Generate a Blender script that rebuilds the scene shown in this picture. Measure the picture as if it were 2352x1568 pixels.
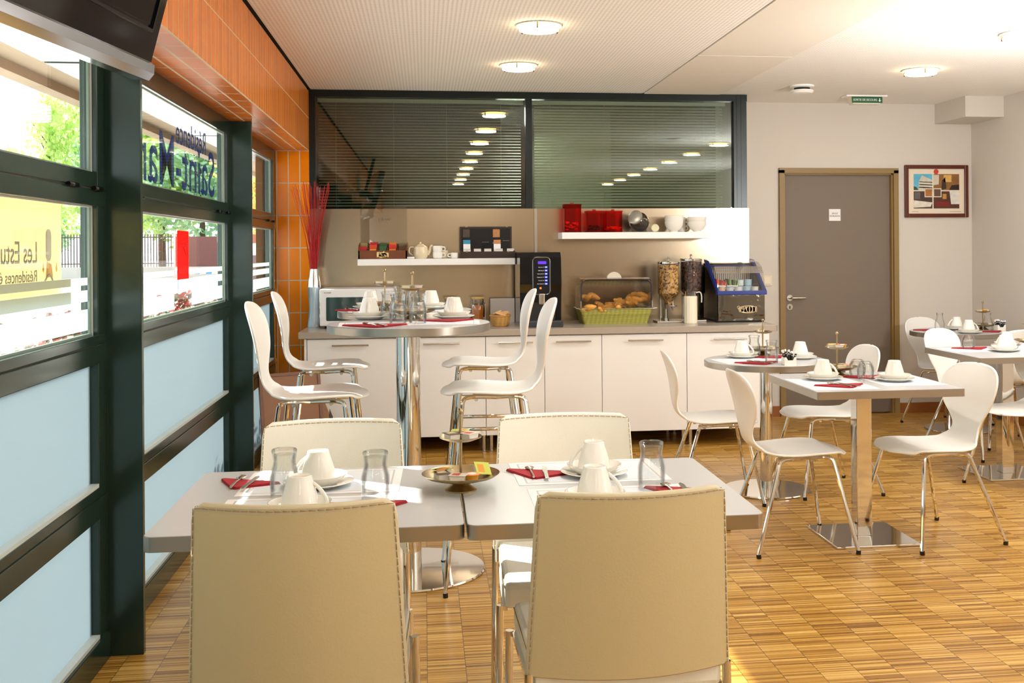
import bpy, bmesh, math, random
from mathutils import Vector, Matrix
random.seed(7)
for o in list(bpy.data.objects): bpy.data.objects.remove(o)
S = bpy.context.scene
COL = S.collection
PI = math.pi
# ------------------------------------------------------------------ camera
F = 2480.0; CX0 = 1300.0; CY0 = 569.8; EYE = 1.40
YAW = math.atan2(325, F); ROLL = .0066
fw = Vector((math.sin(YAW), math.cos(YAW), 0)); rt = Vector((math.cos(YAW), -math.sin(YAW), 0)); up = Vector((0, 0, 1))
RX = math.cos(ROLL)*rt - math.sin(ROLL)*up
UX = math.sin(ROLL)*rt + math.cos(ROLL)*up
cam_data = bpy.data.cameras.new('camera'); cam = bpy.data.objects.new('camera', cam_data); COL.objects.link(cam)
m = Matrix((RX, UX, -fw)).transposed().to_4x4(); m.translation = Vector((0, 0, EYE)); cam.matrix_world = m
cam_data.sensor_width = 36; cam_data.lens = F/2352*36
cam_data.shift_x = (1176-CX0)/2352; cam_data.shift_y = (CY0-784)/2352
cam_data.clip_start = .05; cam_data.clip_end = 200
S.camera = cam
# ------------------------------------------------------------------ sky, sun, lights, exposure
S.view_settings.view_transform = 'Standard'; S.view_settings.look = 'None'
S.view_settings.gamma = 1; S.view_settings.use_curve_mapping = False
S.view_settings.exposure = 0.12
w = bpy.data.worlds.new('world'); S.world = w; w.use_nodes = True
bg = w.node_tree.nodes['Background']; bg.inputs[0].default_value = (.86, .95, 1.0, 1); bg.inputs[1].default_value = 3.4
sun_d = Vector((1, -.76, -.71)).normalized()
sl = bpy.data.lights.new('sun', 'SUN'); sl.energy = 27; sl.angle = .009; sl.color = (1, .95, .86)
so = bpy.data.objects.new('sun', sl); COL.objects.link(so); so.rotation_euler = sun_d.to_track_quat('-Z', 'Y').to_euler(); so.location = (-6, 6, 6)
def area(name, loc, tgt, size, power, color):
    l = bpy.data.lights.new(name, 'AREA'); l.shape = 'DISK'; l.size = size; l.energy = power; l.color = color
    o = bpy.data.objects.new(name, l); COL.objects.link(o); o.location = loc
    o.rotation_euler = (Vector(tgt)-Vector(loc)).to_track_quat('-Z', 'Y').to_euler(); return o
area('flash_bounce', (3.54, 4.6, 1.75), (3.3, 5.4, 2.59), .35, 58, (1, .99, .98))
area('flash_bounce', (4.2, 1.4, .9), (3.8, 1.2, 2.59), .4, 85, (.96, .98, 1))
# ------------------------------------------------------------------ materials
def srgb(r, g=None, b=None):
    if g is None: r, g, b = r
    f = lambda c: (c/255/12.92) if c/255 <= .04045 else ((c/255+.055)/1.055)**2.4
    return (f(r), f(g), f(b), 1)
MATS = {}
def mat(name, col=(200, 200, 200), rough=.5, metal=0, trans=0, emit=0, ecol=None, bump=0, bscale=40, coat=0, var=0, vscale=6, alpha=1, sub=0, stretch=None):
    if name in MATS: return MATS[name]
    M = bpy.data.materials.new(name); M.use_nodes = True; nt = M.node_tree; b = nt.nodes['Principled BSDF']
    c = srgb(*col)
    b.inputs['Base Color'].default_value = c; b.inputs['Roughness'].default_value = rough; b.inputs['Metallic'].default_value = metal
    b.inputs['Transmission Weight'].default_value = trans; b.inputs['Coat Weight'].default_value = coat; b.inputs['Alpha'].default_value = alpha
    tc = nt.nodes.new('ShaderNodeTexCoord')
    if emit:
        b.inputs['Emission Color'].default_value = srgb(*(ecol or col)); b.inputs['Emission Strength'].default_value = emit
    src = tc.outputs['Object']
    if stretch:
        mp = nt.nodes.new('ShaderNodeMapping'); nt.links.new(src, mp.inputs[0]); mp.inputs['Scale'].default_value = stretch; src = mp.outputs[0]
    if var:
        n = nt.nodes.new('ShaderNodeTexNoise'); n.inputs['Scale'].default_value = vscale; nt.links.new(src, n.inputs['Vector'])
        mx = nt.nodes.new('ShaderNodeMix'); mx.data_type = 'RGBA'
        k = 1-var; mx.inputs[6].default_value = (c[0]*k, c[1]*k, c[2]*k, 1); k = 1+var
        mx.inputs[7].default_value = (min(1, c[0]*k), min(1, c[1]*k), min(1, c[2]*k), 1)
        nt.links.new(n.outputs['Fac'], mx.inputs[0]); nt.links.new(mx.outputs[2], b.inputs['Base Color'])
    if bump:
        n = nt.nodes.new('ShaderNodeTexNoise'); n.inputs['Scale'].default_value = bscale; n.inputs['Detail'].default_value = 3; nt.links.new(src, n.inputs['Vector'])
        bp = nt.nodes.new('ShaderNodeBump'); bp.inputs['Strength'].default_value = bump; bp.inputs['Distance'].default_value = .01
        nt.links.new(n.outputs['Fac'], bp.inputs['Height']); nt.links.new(bp.outputs[0], b.inputs['Normal'])
    MATS[name] = M; return M
def thin_glass(name, tint=(1, 1, 1), refl=.06, edge=.35, ior=1.45, rough=0.0):
    """thin walled clear sheet: transparent body with fresnel reflection"""
    M = bpy.data.materials.new(name); M.use_nodes = True; nt = M.node_tree; nt.nodes.clear()
    out = nt.nodes.new('ShaderNodeOutputMaterial'); tr = nt.nodes.new('ShaderNodeBsdfTransparent'); gl = nt.nodes.new('ShaderNodeBsdfGlossy')
    tr.inputs[0].default_value = (*tint, 1); gl.inputs['Roughness'].default_value = rough
    lw = nt.nodes.new('ShaderNodeFresnel'); lw.inputs[0].default_value = ior
    mul = nt.nodes.new('ShaderNodeMath'); mul.operation = 'MULTIPLY_ADD'; mul.inputs[1].default_value = edge; mul.inputs[2].default_value = refl; mul.use_clamp = True
    mx = nt.nodes.new('ShaderNodeMixShader'); nt.links.new(lw.outputs[0], mul.inputs[0]); nt.links.new(mul.outputs[0], mx.inputs[0])
    nt.links.new(tr.outputs[0], mx.inputs[1]); nt.links.new(gl.outputs[0], mx.inputs[2]); nt.links.new(mx.outputs[0], out.inputs[0])
    MATS[name] = M; return M
def frosted(name, tint, kt=.8):
    M = bpy.data.materials.new(name); M.use_nodes = True; nt = M.node_tree; nt.nodes.clear()
    out = nt.nodes.new('ShaderNodeOutputMaterial'); a = nt.nodes.new('ShaderNodeBsdfTranslucent'); d = nt.nodes.new('ShaderNodeBsdfPrincipled')
    a.inputs[0].default_value = srgb(*tint); d.inputs['Base Color'].default_value = srgb(*tint); d.inputs['Roughness'].default_value = .35
    mx = nt.nodes.new('ShaderNodeMixShader'); mx.inputs[0].default_value = 1-kt
    nt.links.new(a.outputs[0], mx.inputs[1]); nt.links.new(d.outputs[0], mx.inputs[2]); nt.links.new(mx.outputs[0], out.inputs[0])
    MATS[name] = M; return M
class NT:
    def __init__(s, M): s.nt = M.node_tree
    def n(s, t, **kw):
        q = s.nt.nodes.new(t)
        for k, v in kw.items(): setattr(q, k, v)
        return q
    def l(s, a, b): s.nt.links.new(a, b)
    def math(s, op, a, b=None, c=None):
        q = s.n('ShaderNodeMath', operation=op)
        for i, v in enumerate((a, b, c)):
            if v is None: continue
            if isinstance(v, (int, float)): q.inputs[i].default_value = v
            else: s.l(v, q.inputs[i])
        return q.outputs[0]
def tile_mat(name, col, grout, ax, sa, oa, bx, sb, ob, gw=.006, rough=.18, wave=0):
    M = mat(name, col, rough); g = NT(M); b = M.node_tree.nodes['Principled BSDF']; b.inputs['Specular IOR Level'].default_value = .28
    tc = g.n('ShaderNodeTexCoord'); sp = g.n('ShaderNodeSeparateXYZ'); g.l(tc.outputs['Object'], sp.inputs[0])
    masks = []; ids = []
    for a, s_, o_ in ((ax, sa, oa), (bx, sb, ob)):
        v = g.math('DIVIDE', g.math('SUBTRACT', sp.outputs['XYZ'.index(a)], o_), s_)
        fr = g.math('FRACT', v); ids.append(g.math('FLOOR', v))
        d = g.math('MINIMUM', fr, g.math('SUBTRACT', 1.0, fr))
        masks.append(g.math('LESS_THAN', d, gw/2/s_))
    mk = g.math('MAXIMUM', masks[0], masks[1])
    cb = g.n('ShaderNodeCombineXYZ'); g.l(ids[0], cb.inputs[0]); g.l(ids[1], cb.inputs[1])
    wn = g.n('ShaderNodeTexWhiteNoise'); g.l(cb.outputs[0], wn.inputs[0])
    ns = g.n('ShaderNodeTexNoise'); ns.inputs['Scale'].default_value = 9; g.l(tc.outputs['Object'], ns.inputs['Vector'])
    vv = g.math('ADD', g.math('MULTIPLY', wn.outputs[0], .5), g.math('MULTIPLY', ns.outputs['Fac'], .5))
    c = srgb(*col); mx = g.n('ShaderNodeMix', data_type='RGBA'); mx.inputs[6].default_value = (c[0]*.78, c[1]*.72, c[2]*.7, 1); mx.inputs[7].default_value = (min(1, c[0]*1.15), c[1]*1.2, c[2]*1.2, 1)
    g.l(vv, mx.inputs[0])
    m2 = g.n('ShaderNodeMix', data_type='RGBA'); g.l(mk, m2.inputs[0]); g.l(mx.outputs[2], m2.inputs[6]); m2.inputs[7].default_value = srgb(*grout)
    g.l(m2.outputs[2], b.inputs['Base Color'])
    g.l(g.math('ADD', rough, g.math('MULTIPLY', mk, .5)), b.inputs['Roughness'])
    bp = g.n('ShaderNodeBump'); bp.inputs['Strength'].default_value = .5; bp.inputs['Distance'].default_value = .003
    g.l(g.math('SUBTRACT', 1.0, mk), bp.inputs['Height']); g.l(bp.outputs[0], b.inputs['Normal'])
    return M
def floor_mat():
    M = mat('lamella_parquet', (190, 135, 70), .3); g = NT(M); b = M.node_tree.nodes['Principled BSDF']
    tc = g.n('ShaderNodeTexCoord'); sp = g.n('ShaderNodeSeparateXYZ'); g.l(tc.outputs['Object'], sp.inputs[0])
    u = g.math('DIVIDE', sp.outputs[0], .128); iu = g.math('FLOOR', u); fu = g.math('FRACT', u)
    off = g.math('MULTIPLY', iu, .37)
    v = g.math('ADD', g.math('DIVIDE', sp.outputs[1], .0085), off); iv = g.math('FLOOR', v); fv = g.math('FRACT', v)
    c1 = g.n('ShaderNodeCombineXYZ'); g.l(iu, c1.inputs[0]); g.l(iv, c1.inputs[1])
    w1 = g.n('ShaderNodeTexWhiteNoise'); g.l(c1.outputs[0], w1.inputs[0])
    iw = g.math('FLOOR', g.math('DIVIDE', v, 3.0)); c2 = g.n('ShaderNodeCombineXYZ'); g.l(iu, c2.inputs[0]); g.l(iw, c2.inputs[1])
    w2 = g.n('ShaderNodeTexWhiteNoise'); g.l(c2.outputs[0], w2.inputs[0])
    ib = g.math('FLOOR', g.math('DIVIDE', v, 15.0)); c3 = g.n('ShaderNodeCombineXYZ'); g.l(iu, c3.inputs[0]); g.l(ib, c3.inputs[2])
    w3 = g.n('ShaderNodeTexWhiteNoise'); g.l(c3.outputs[0], w3.inputs[0])
    vv = g.math('ADD', g.math('ADD', g.math('MULTIPLY', w1.outputs[0], .60), g.math('MULTIPLY', w2.outputs[0], .30)), g.math('MULTIPLY', w3.outputs[0], .10))
    ramp = g.n('ShaderNodeValToRGB'); e = ramp.color_ramp.elements
    e[0].position = .12; e[0].color = srgb(126, 82, 22); e[1].position = .9; e[1].color = srgb(218, 178, 100)
    q = ramp.color_ramp.elements.new(.5); q.color = srgb(184, 136, 54)
    g.l(vv, ramp.inputs[0])
    seam = g.math('LESS_THAN', g.math('MINIMUM', fu, g.math('SUBTRACT', 1.0, fu)), .011)
    s2 = g.math('LESS_THAN', fv, .09)
    mk = g.math('MULTIPLY', g.math('MAXIMUM', seam, g.math('MULTIPLY', s2, .35)), .62)
    m2 = g.n('ShaderNodeMix', data_type='RGBA'); g.l(mk, m2.inputs[0]); g.l(ramp.outputs[0], m2.inputs[6]); m2.inputs[7].default_value = srgb(60, 34, 14)
    g.l(m2.outputs[2], b.inputs['Base Color'])
    b.inputs['Roughness'].default_value = .30
    b.inputs['Specular IOR Level'].default_value = .45
    return M
def dots_mat(name, col, dark, sx, sy, r):
    M = mat(name, col, .8); g = NT(M); b = M.node_tree.nodes['Principled BSDF']
    tc = g.n('ShaderNodeTexCoord'); sp = g.n('ShaderNodeSeparateXYZ'); g.l(tc.outputs['Object'], sp.inputs[0])
    d = []
    for i, s_ in ((0, sx), (1, sy)):
        q = g.math('SUBTRACT', g.math('FRACT', g.math('DIVIDE', sp.outputs[i], s_)), .5); d.append(g.math('MULTIPLY', q, q))
    mk = g.math('LESS_THAN', g.math('SQRT', g.math('ADD', d[0], d[1])), r)
    m2 = g.n('ShaderNodeMix', data_type='RGBA'); g.l(mk, m2.inputs[0]); m2.inputs[6].default_value = srgb(*col); m2.inputs[7].default_value = srgb(*dark)
    g.l(m2.outputs[2], b.inputs['Base Color']); return M
def steel_mat():
    M = mat('brushed_steel', (184, 168, 144), .21, 1, bump=.0015, bscale=1.0, stretch=(6, 6, 700)); return M

wall_m = mat('painted_wall', (212, 205, 195), .85, bump=.05, bscale=220)
ceil_m = mat('ceiling_paint', (234, 226, 214), .85)
perf_l = dots_mat('perforated_ceiling', (248, 246, 242), (214, 204, 190), .022, .024, .27)
perf_r = dots_mat('perforated_ceiling_fine', (246, 243, 238), (216, 206, 192), .020, .024, .25)
green_m = mat('dark_green_aluminium', (34, 54, 46), .16, .15, bump=.02, bscale=300)
black_fr = mat('black_green_frame', (14, 24, 24), .3, .3)
chrome = mat('chrome', (225, 222, 216), .06, 1)
satin = mat('satin_steel', (200, 196, 188), .22, 1)
alu = mat('brushed_aluminium', (176, 170, 160), .3, 1)
white_pl = mat('white_shell_plastic', (248, 247, 243), .38, coat=.15)
white_lam = mat('white_laminate', (240, 238, 235), .35)
table_white = mat('white_table_laminate', (198, 199, 201), .28, bump=.03, bscale=400)
cup_m = mat('white_porcelain', (240, 237, 228), .12, coat=.5)
paper_m = mat('white_paper', (240, 238, 238), .7)
grey_line = mat('grey_print', (196, 196, 200), .7)
red_nap = mat('red_napkin', (172, 24, 38), .75, bump=.25, bscale=500)
leather = mat('cream_leather', (246, 243, 230), .42, bump=.06, bscale=180, var=.04, vscale=12)
leather_tan = mat('tan_leather', (206, 190, 146), .55, bump=.05, bscale=200)
stitch_m = mat('stitching', (176, 154, 104), .7)
brass = mat('aged_brass', (176, 156, 116), .28, 1, var=.15, vscale=30)
dark_pl = mat('black_plastic', (12, 14, 18), .15)
dark_mt = mat('black_matte', (16, 15, 14), .6)
glass_w = thin_glass('window_glass', (.975, .99, .985), .012, .35)
glass_t = thin_glass('tumbler_glass', (.975, .982, .978), .03, .55, 1.35)
glass_p = thin_glass('partition_glass', (.74, .82, .78), .07, .5)
glass_d = thin_glass('smoked_cover', (.84, .80, .76), .05, .5)
acryl = thin_glass('clear_acrylic', (.93, .92, .90), .05, .7)
red_ac = thin_glass('red_acrylic', (.97, .16, .12), .02, .3)
frost_m = frosted('frosted_glass', (142, 152, 156), .75)
frost_s = frosted('frosted_film', (196, 206, 206), .7)

# ------------------------------------------------------------------ geometry helpers
leaf_sh = {}
def RAY(x, y): return fw*F + RX*(x-CX0) + UX*(CY0-y)
def PZ(x, y, z):
    r = RAY(x, y); t = (z-EYE)/r.z; return Vector((0, 0, EYE)) + r*t
def PY(x, y, Y):
    r = RAY(x, y); t = Y/r.y; return Vector((0, 0, EYE)) + r*t
def PX(x, y, X):
    r = RAY(x, y); t = X/r.x; return Vector((0, 0, EYE)) + r*t
class MB:
    """collects shapes; build() links them as ONE mesh object"""
    def __init__(s): s.bm = bmesh.new(); s.mi = 0; s.mats = []
    def use(s, m):
        if m not in s.mats: s.mats.append(m)
        s.mi = s.mats.index(m); return s
    def face(s, vs, smooth=False):
        try:
            f = s.bm.faces.new(vs); f.material_index = s.mi; f.smooth = smooth; return f
        except ValueError: return None
    def box(s, a, b, bev=0, rot=None, org=None):
        x0, y0, z0 = [min(a[i], b[i]) for i in range(3)]; x1, y1, z1 = [max(a[i], b[i]) for i in range(3)]
        vs = [s.bm.verts.new(p) for p in ((x0, y0, z0), (x1, y0, z0), (x1, y1, z0), (x0, y1, z0), (x0, y0, z1), (x1, y0, z1), (x1, y1, z1), (x0, y1, z1))]
        fs = [s.face([vs[i] for i in q]) for q in ((0, 3, 2, 1), (4, 5, 6, 7), (0, 1, 5, 4), (1, 2, 6, 5), (2, 3, 7, 6), (3, 0, 4, 7))]
        geo = vs
        if bev:
            es = list({e for f in fs for e in f.edges})
            r = bmesh.ops.bevel(s.bm, geom=es, offset=bev, segments=2, affect='EDGES', profile=.5, material=-1)
            geo = list({v for f in r['faces'] for v in f.verts} | {v for v in vs if v.is_valid})
            for f in {f for v in geo for f in v.link_faces}: f.material_index = s.mi
        if rot is not None:
            o_ = Vector(org or ((x0+x1)/2, (y0+y1)/2, (z0+z1)/2))
            for v in geo: v.co = o_ + rot @ (v.co-o_)
        return s
    def lathe(s, prof, c=(0, 0, 0), n=24, axis='Z', cap=True, rot=None):
        rings = []
        for r, z in prof:
            ring = []
            for i in range(n):
                a = 2*PI*i/n; p = Vector((r*math.cos(a), r*math.sin(a), z))
                if axis == 'X': p = Vector((z, p.x, p.y))
                elif axis == 'Y': p = Vector((p.x, z, p.y))
                if rot is not None: p = rot @ p
                ring.append(s.bm.verts.new(p+Vector(c)))
            rings.append(ring)
        for a, b in zip(rings, rings[1:]):
            for i in range(n): s.face([a[i], a[(i+1) % n], b[(i+1) % n], b[i]], True)
        if cap:
            s.face(list(reversed(rings[0]))); s.face(rings[-1])
        return s
    def tube(s, pts, r, n=10, cap=True, closed=False):
        pts = [Vector(p) for p in pts]; rings = []; prev = None; N = len(pts)
        for i, p in enumerate(pts):
            if closed: t = (pts[(i+1) % N]-pts[i-1])
            else: t = (pts[min(i+1, N-1)]-pts[max(i-1, 0)])
            t.normalize()
            if prev is None:
                a = Vector((0, 0, 1)) if abs(t.z) < .9 else Vector((1, 0, 0)); u = t.cross(a).normalized()
            else:
                u = (prev - t*prev.dot(t)).normalized()
            prev = u; v = t.cross(u); rr = r[i] if isinstance(r, (list, tuple)) else r
            rings.append([s.bm.verts.new(p + (u*math.cos(2*PI*k/n)+v*math.sin(2*PI*k/n))*rr) for k in range(n)])
        prs = list(zip(rings, rings[1:]))
        if closed: prs.append((rings[-1], rings[0]))
        for a, b in prs:
            for k in range(n): s.face([a[k], a[(k+1) % n], b[(k+1) % n], b[k]], True)
        if cap and not closed: s.face(list(reversed(rings[0]))); s.face(rings[-1])
        return s
    def prism(s, poly, z0, z1, plane='XY', smooth=False):
        f = {'XY': lambda a, b, c: (a, b, c), 'XZ': lambda a, b, c: (a, c, b), 'YZ': lambda a, b, c: (c, a, b)}[plane]
        lo = [s.bm.verts.new(f(a, b, z0)) for a, b in poly]; hi = [s.bm.verts.new(f(a, b, z1)) for a, b in poly]
        s.face(list(reversed(lo))); s.face(hi); n = len(poly)
        for i in range(n): s.face([lo[i], lo[(i+1) % n], hi[(i+1) % n], hi[i]], smooth)
        return s
    def sphere(s, c, r, sx=1, sy=1, sz=1, n=14, rot=None):
        prof = [(max(1e-4, math.sin(PI*i/8)), -math.cos(PI*i/8)) for i in range(9)]
        rings = []
        for q, z in prof:
            ring = []
            for i in range(n):
                a = 2*PI*i/n; p = Vector((q*math.cos(a)*r*sx, q*math.sin(a)*r*sy, z*r*sz))
                if rot is not None: p = rot @ p
                ring.append(s.bm.verts.new(p+Vector(c)))
            rings.append(ring)
        for a, b in zip(rings, rings[1:]):
            for i in range(n): s.face([a[i], a[(i+1) % n], b[(i+1) % n], b[i]], True)
        return s
    def mesh(s, me, M=None):
        k = len(s.bm.verts); nf = len(s.bm.faces); s.bm.from_mesh(me); s.bm.verts.ensure_lookup_table(); s.bm.faces.ensure_lookup_table()
        if M is not None:
            for v in s.bm.verts[k:]: v.co = M @ v.co
        for f in s.bm.faces[nf:]: f.material_index = s.mi
        return s
    def xf(s, M):
        for v in s.bm.verts: v.co = M @ v.co
        return s
    def build(s, name, parent=None, loc=None, rz=0):
        bmesh.ops.recalc_face_normals(s.bm, faces=s.bm.faces)
        me = bpy.data.meshes.new(name); s.bm.to_mesh(me); s.bm.free()
        fl_ = [p.use_smooth for p in me.polygons]
        if any(fl_): me.set_sharp_from_angle(angle=math.radians(35)); me.polygons.foreach_set('use_smooth', fl_)
        for q in s.mats: me.materials.append(q)
        o = bpy.data.objects.new(name, me); COL.objects.link(o); o.parent = parent
        if loc is not None: o.location = loc
        o.rotation_euler.z = rz
        return o
def rrect(w_, h_, r, n=5, cx=0, cy=0):
    pts = []
    for (sx, sy, a0) in ((1, 1, 0), (-1, 1, 90), (-1, -1, 180), (1, -1, 270)):
        for i in range(n+1):
            a = math.radians(a0+90*i/n); pts.append((cx+sx*(w_/2-r)+r*math.cos(a), cy+sy*(h_/2-r)+r*math.sin(a)))
    return pts
def arc(c, r, a0, a1, n=6, f=lambda a, b: (a, b)):
    return [f(c[0]+r*math.cos(math.radians(a0+(a1-a0)*i/n)), c[1]+r*math.sin(math.radians(a0+(a1-a0)*i/n))) for i in range(n+1)]
def smooth_path(pts, n=5):
    """catmull-rom through the points"""
    P = [Vector(p) for p in pts]; P = [P[0]*2-P[1]]+P+[P[-1]*2-P[-2]]; out = []
    for i in range(1, len(P)-2):
        a, b, c, d = P[i-1:i+3]
        for k in range(n):
            t = k/n; out.append(.5*((2*b)+(c-a)*t+(2*a-5*b+4*c-d)*t*t+(3*b-a-3*c+d)*t**3))
    out.append(P[-2]); return out
def rounded(pts, r=.03, n=4):
    """polyline with rounded corners"""
    P = [Vector(p) for p in pts]; out = [P[0]]
    for a, b, c in zip(P, P[1:], P[2:]):
        u = (a-b); v = (c-b); d = min(r, u.length*.45, v.length*.45); p0 = b+u.normalized()*d; p1 = b+v.normalized()*d
        for k in range(n+1):
            t = k/n; out.append(p0*(1-t)**2+b*2*t*(1-t)+p1*t*t)
    out.append(P[-1]); return out
def tag(o, label=None, cat=None, group=None, kind=None):
    if label: o['label'] = label
    if cat: o['category'] = cat
    if group: o['group'] = group
    if kind: o['kind'] = kind
    return o
def empty(name, loc=(0, 0, 0), rz=0):
    o = bpy.data.objects.new(name, None); COL.objects.link(o); o.location = loc; o.rotation_euler.z = rz; o.empty_display_size = .05
    return o
def copy_tree(o, parent=None):
    c = o.copy(); COL.objects.link(c); c.parent = parent
    for ch in list(o.children): copy_tree(ch, c)
    return c
PROTO = {}
def place(kind, builder, loc, rz=0, label=None, cat=None, group=None, rot=None, scale=None):
    if kind not in PROTO: r = builder(); PROTO[kind] = r
    else: r = copy_tree(PROTO[kind])
    r.location = loc; r.rotation_euler = (0, 0, rz) if rot is None else rot
    if scale: r.scale = scale
    for k in ('label', 'category', 'group'):
        if k in r: del r[k]
    return tag(r, label, cat, group)
TXT = {}
def text_mesh(body, size=1, ext=.002, align='CENTER', bold=0):
    k = (body, size, ext, align, bold)
    if k in TXT: return TXT[k]
    c = bpy.data.curves.new('text', 'FONT'); c.body = body; c.size = size; c.extrude = ext; c.align_x = align; c.offset = bold; c.resolution_u = 3
    o = bpy.data.objects.new('text', c); COL.objects.link(o)
    bpy.context.view_layer.update(); dg = bpy.context.evaluated_depsgraph_get()
    me = bpy.data.meshes.new_from_object(o.evaluated_get(dg)); bpy.data.objects.remove(o); TXT[k] = me; return me
def frame_mat(o, x, y):
    """matrix with origin o, text right = x, text up = y"""
    x = Vector(x); y = Vector(y); z = x.normalized().cross(y.normalized())
    M = Matrix((x, y, z)).transposed().to_4x4(); M.translation = Vector(o); return M
def struct(o): o['kind'] = 'structure'; return o
# ================================================================== THE SETTING
XL, XR, YB, YP, YF, ZC = -1.09, 4.597, 8.62, 8.18, -6.0, 2.59
XF = -.844
fl = MB().use(floor_mat()).box((-1.14, YF, -.05), (XR+.05, YB+.1, 0)).build('floor'); struct(fl)
tw = tile_mat('orange_wall_tile', (226, 126, 2), (188, 172, 150), 'X', .083, -.995, 'Z', .24, 2.135, .0075)
tf = tile_mat('orange_fascia_tile', (224, 122, 4), (218, 178, 128), 'Y', .083, 0, 'Z', .24, 2.135, .0065, .25)
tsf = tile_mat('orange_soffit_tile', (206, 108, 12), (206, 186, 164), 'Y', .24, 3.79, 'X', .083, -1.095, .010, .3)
k = MB(); k.use(tf).box((XF, YF, 2.137), (-1.3, YP, 2.577)); k.use(tsf).box((XF, YF, 2.135), (-1.3, YP, 2.1369)); struct(k.build('wall_left'))
struct(MB().use(tw).box((-1.088, YP, 0), (XF, YP+.12, 2.135)).build('wall_tiled'))
struct(MB().use(wall_m).box((XF, YP+.012, 0), (2.505, YP+.12, 1.70)).build('wall_kitchen'))
DX0, DX1, DZ = 2.935, 3.905, 2.02
k = MB().use(wall_m).box((2.40, YB, 0), (DX0, YB+.1, ZC)).box((DX1, YB, 0), (XR+.1, YB+.1, ZC)).box((DX0, YB, DZ), (DX1, YB+.1, ZC))
struct(k.build('wall_back'))
struct(MB().use(wall_m).box((2.405, YP+.05, 0), (2.505, YB, ZC)).build('wall_return'))
struct(MB().use(wall_m).box((XR, YF, 0), (XR+.1, YB, ZC)).build('wall_right'))
struct(MB().use(wall_m).box((-1.3, YF-.1, 0), (XR+.1, YF, ZC)).build('wall_front'))
struct(MB().use(wall_m).box((4.272, 8.10, 2.425), (XR, YB, ZC)).build('ceiling_bulkhead'))
struct(MB().use(perf_l).box((XF+.014, YF, ZC), (1.678, YP+.1, ZC+.02)).build('ceiling'))
k = MB().use(ceil_m).box((1.687, YF, ZC-.004), (2.288, 6.505, ZC+.02)).box((1.687, 6.519, ZC-.004), (2.288, YP, ZC+.02)); struct(k.build('ceiling'))
struct(MB().use(perf_r).box((2.297, YF, ZC), (XR+.1, YB+.1, ZC+.02)).build('ceiling'))
struct(MB().use(mat('ceiling_gap', (60, 50, 40), .9)).box((-1.35, YF-.1, ZC+.03), (XR+.1, YB+.1, ZC+.15)).build('roof'))
bb = mat('wood_skirting', (150, 88, 34), .4, var=.12, vscale=20, stretch=(1, 1, 8))
k = MB().use(bb).box((2.51, YB-.012, 0), (2.905, YB, .085)).box((3.94, YB-.012, 0), (XR, YB, .085)); struct(k.build('baseboard_back'))
struct(MB().use(bb).box((XR-.012, YF, 0), (XR, YB-.012, .085)).build('baseboard_right'))
# partition glazing above the splashback (two panes in a dark frame)
t = struct(empty('window_4', (0, YP, 1.7)))
k = MB().use(black_fr); z0 = 1.70
k.box((XF, YP, z0), (-.798, YP+.08, 2.588)).box((XF, YP-.002, 2.537), (2.505, YP+.08, 2.588)).box((.768, YP, z0), (.817, YP+.08, 2.54)).box((2.397, YP-.003, z0), (2.49, YP+.08, 2.588)).box((2.42, YP-.006, z0), (2.424, YP, 2.58)).box((2.455, YP-.006, z0), (2.459, YP, 2.58)).box((2.49, YP+.01, z0), (2.505, YP+.08, 2.588))
k.xf(Matrix.Translation((0, -YP, -1.7))).build('window_frame', t)
for a, b in ((-.798, .768), (.817, 2.397)):
    MB().use(glass_p).box((a, .03, .0), (b, .034, .838)).build('glass_pane', t)
# meeting room behind the partition
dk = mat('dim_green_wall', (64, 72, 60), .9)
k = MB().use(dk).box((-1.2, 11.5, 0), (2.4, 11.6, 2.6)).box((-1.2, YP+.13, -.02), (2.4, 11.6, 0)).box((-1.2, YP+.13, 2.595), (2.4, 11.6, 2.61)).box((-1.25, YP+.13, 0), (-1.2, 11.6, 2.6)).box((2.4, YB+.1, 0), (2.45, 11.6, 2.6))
k.box((2.6, YB+.16, 0), (4.3, YB+.2, 2.3)).box((2.6, YB+.1, -.03), (4.3, YB+.2, -.001)); struct(k.build('wall_meeting_room_and_blocker'))  # boxes behind the door are added to block sky light under the leaf
struct(MB().use(mat('pale_column', (150, 156, 138), .8)).box((.95, 9.3, 0), (1.62, 9.9, 2.59)).build('wall_column'))
area('blind_fill_light', (.8, 9.0, 2.5), (.8, 8.6, 1.2), .4, 14, (1, .95, .8))  # added fill light with no visible fixture, brightens the blinds and back room
# blinds
slat_m = mat('blind_slat', (200, 194, 168), .5)
for (a, b, tilt, lb) in ((-.79, .757, .30, 'left'), (.828, 2.345, .75, 'right')):
    t = empty('venetian_blind', (a, YP+.075, 1.72)); tag(t, 'grey venetian blind behind the %s pane above the steel splashback' % lb, 'blind', 'blinds behind the partition glass')
    MB().use(mat('blind_rail', (205, 198, 176), .4)).box((0, -.014, .785), (b-a, .014, .812)).build('head_rail', t)
    k = MB().use(slat_m); L = b-a-.02
    for i in range(35):
        z = .008+i*.0222; c, s_ = math.cos(tilt)*.011, math.sin(tilt)*.011
        k.box((.01, -.0115, z), (L, .0115, z+.0012), rot=Matrix.Rotation(tilt, 3, 'X'))
    k.build('slats', t)
    for f in (.09, .37, .63, .90):
        MB().use(slat_m).tube([(L*f, -.013, 0), (L*f, -.013, .79)], .0012, 5).build('cord', t)
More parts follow.
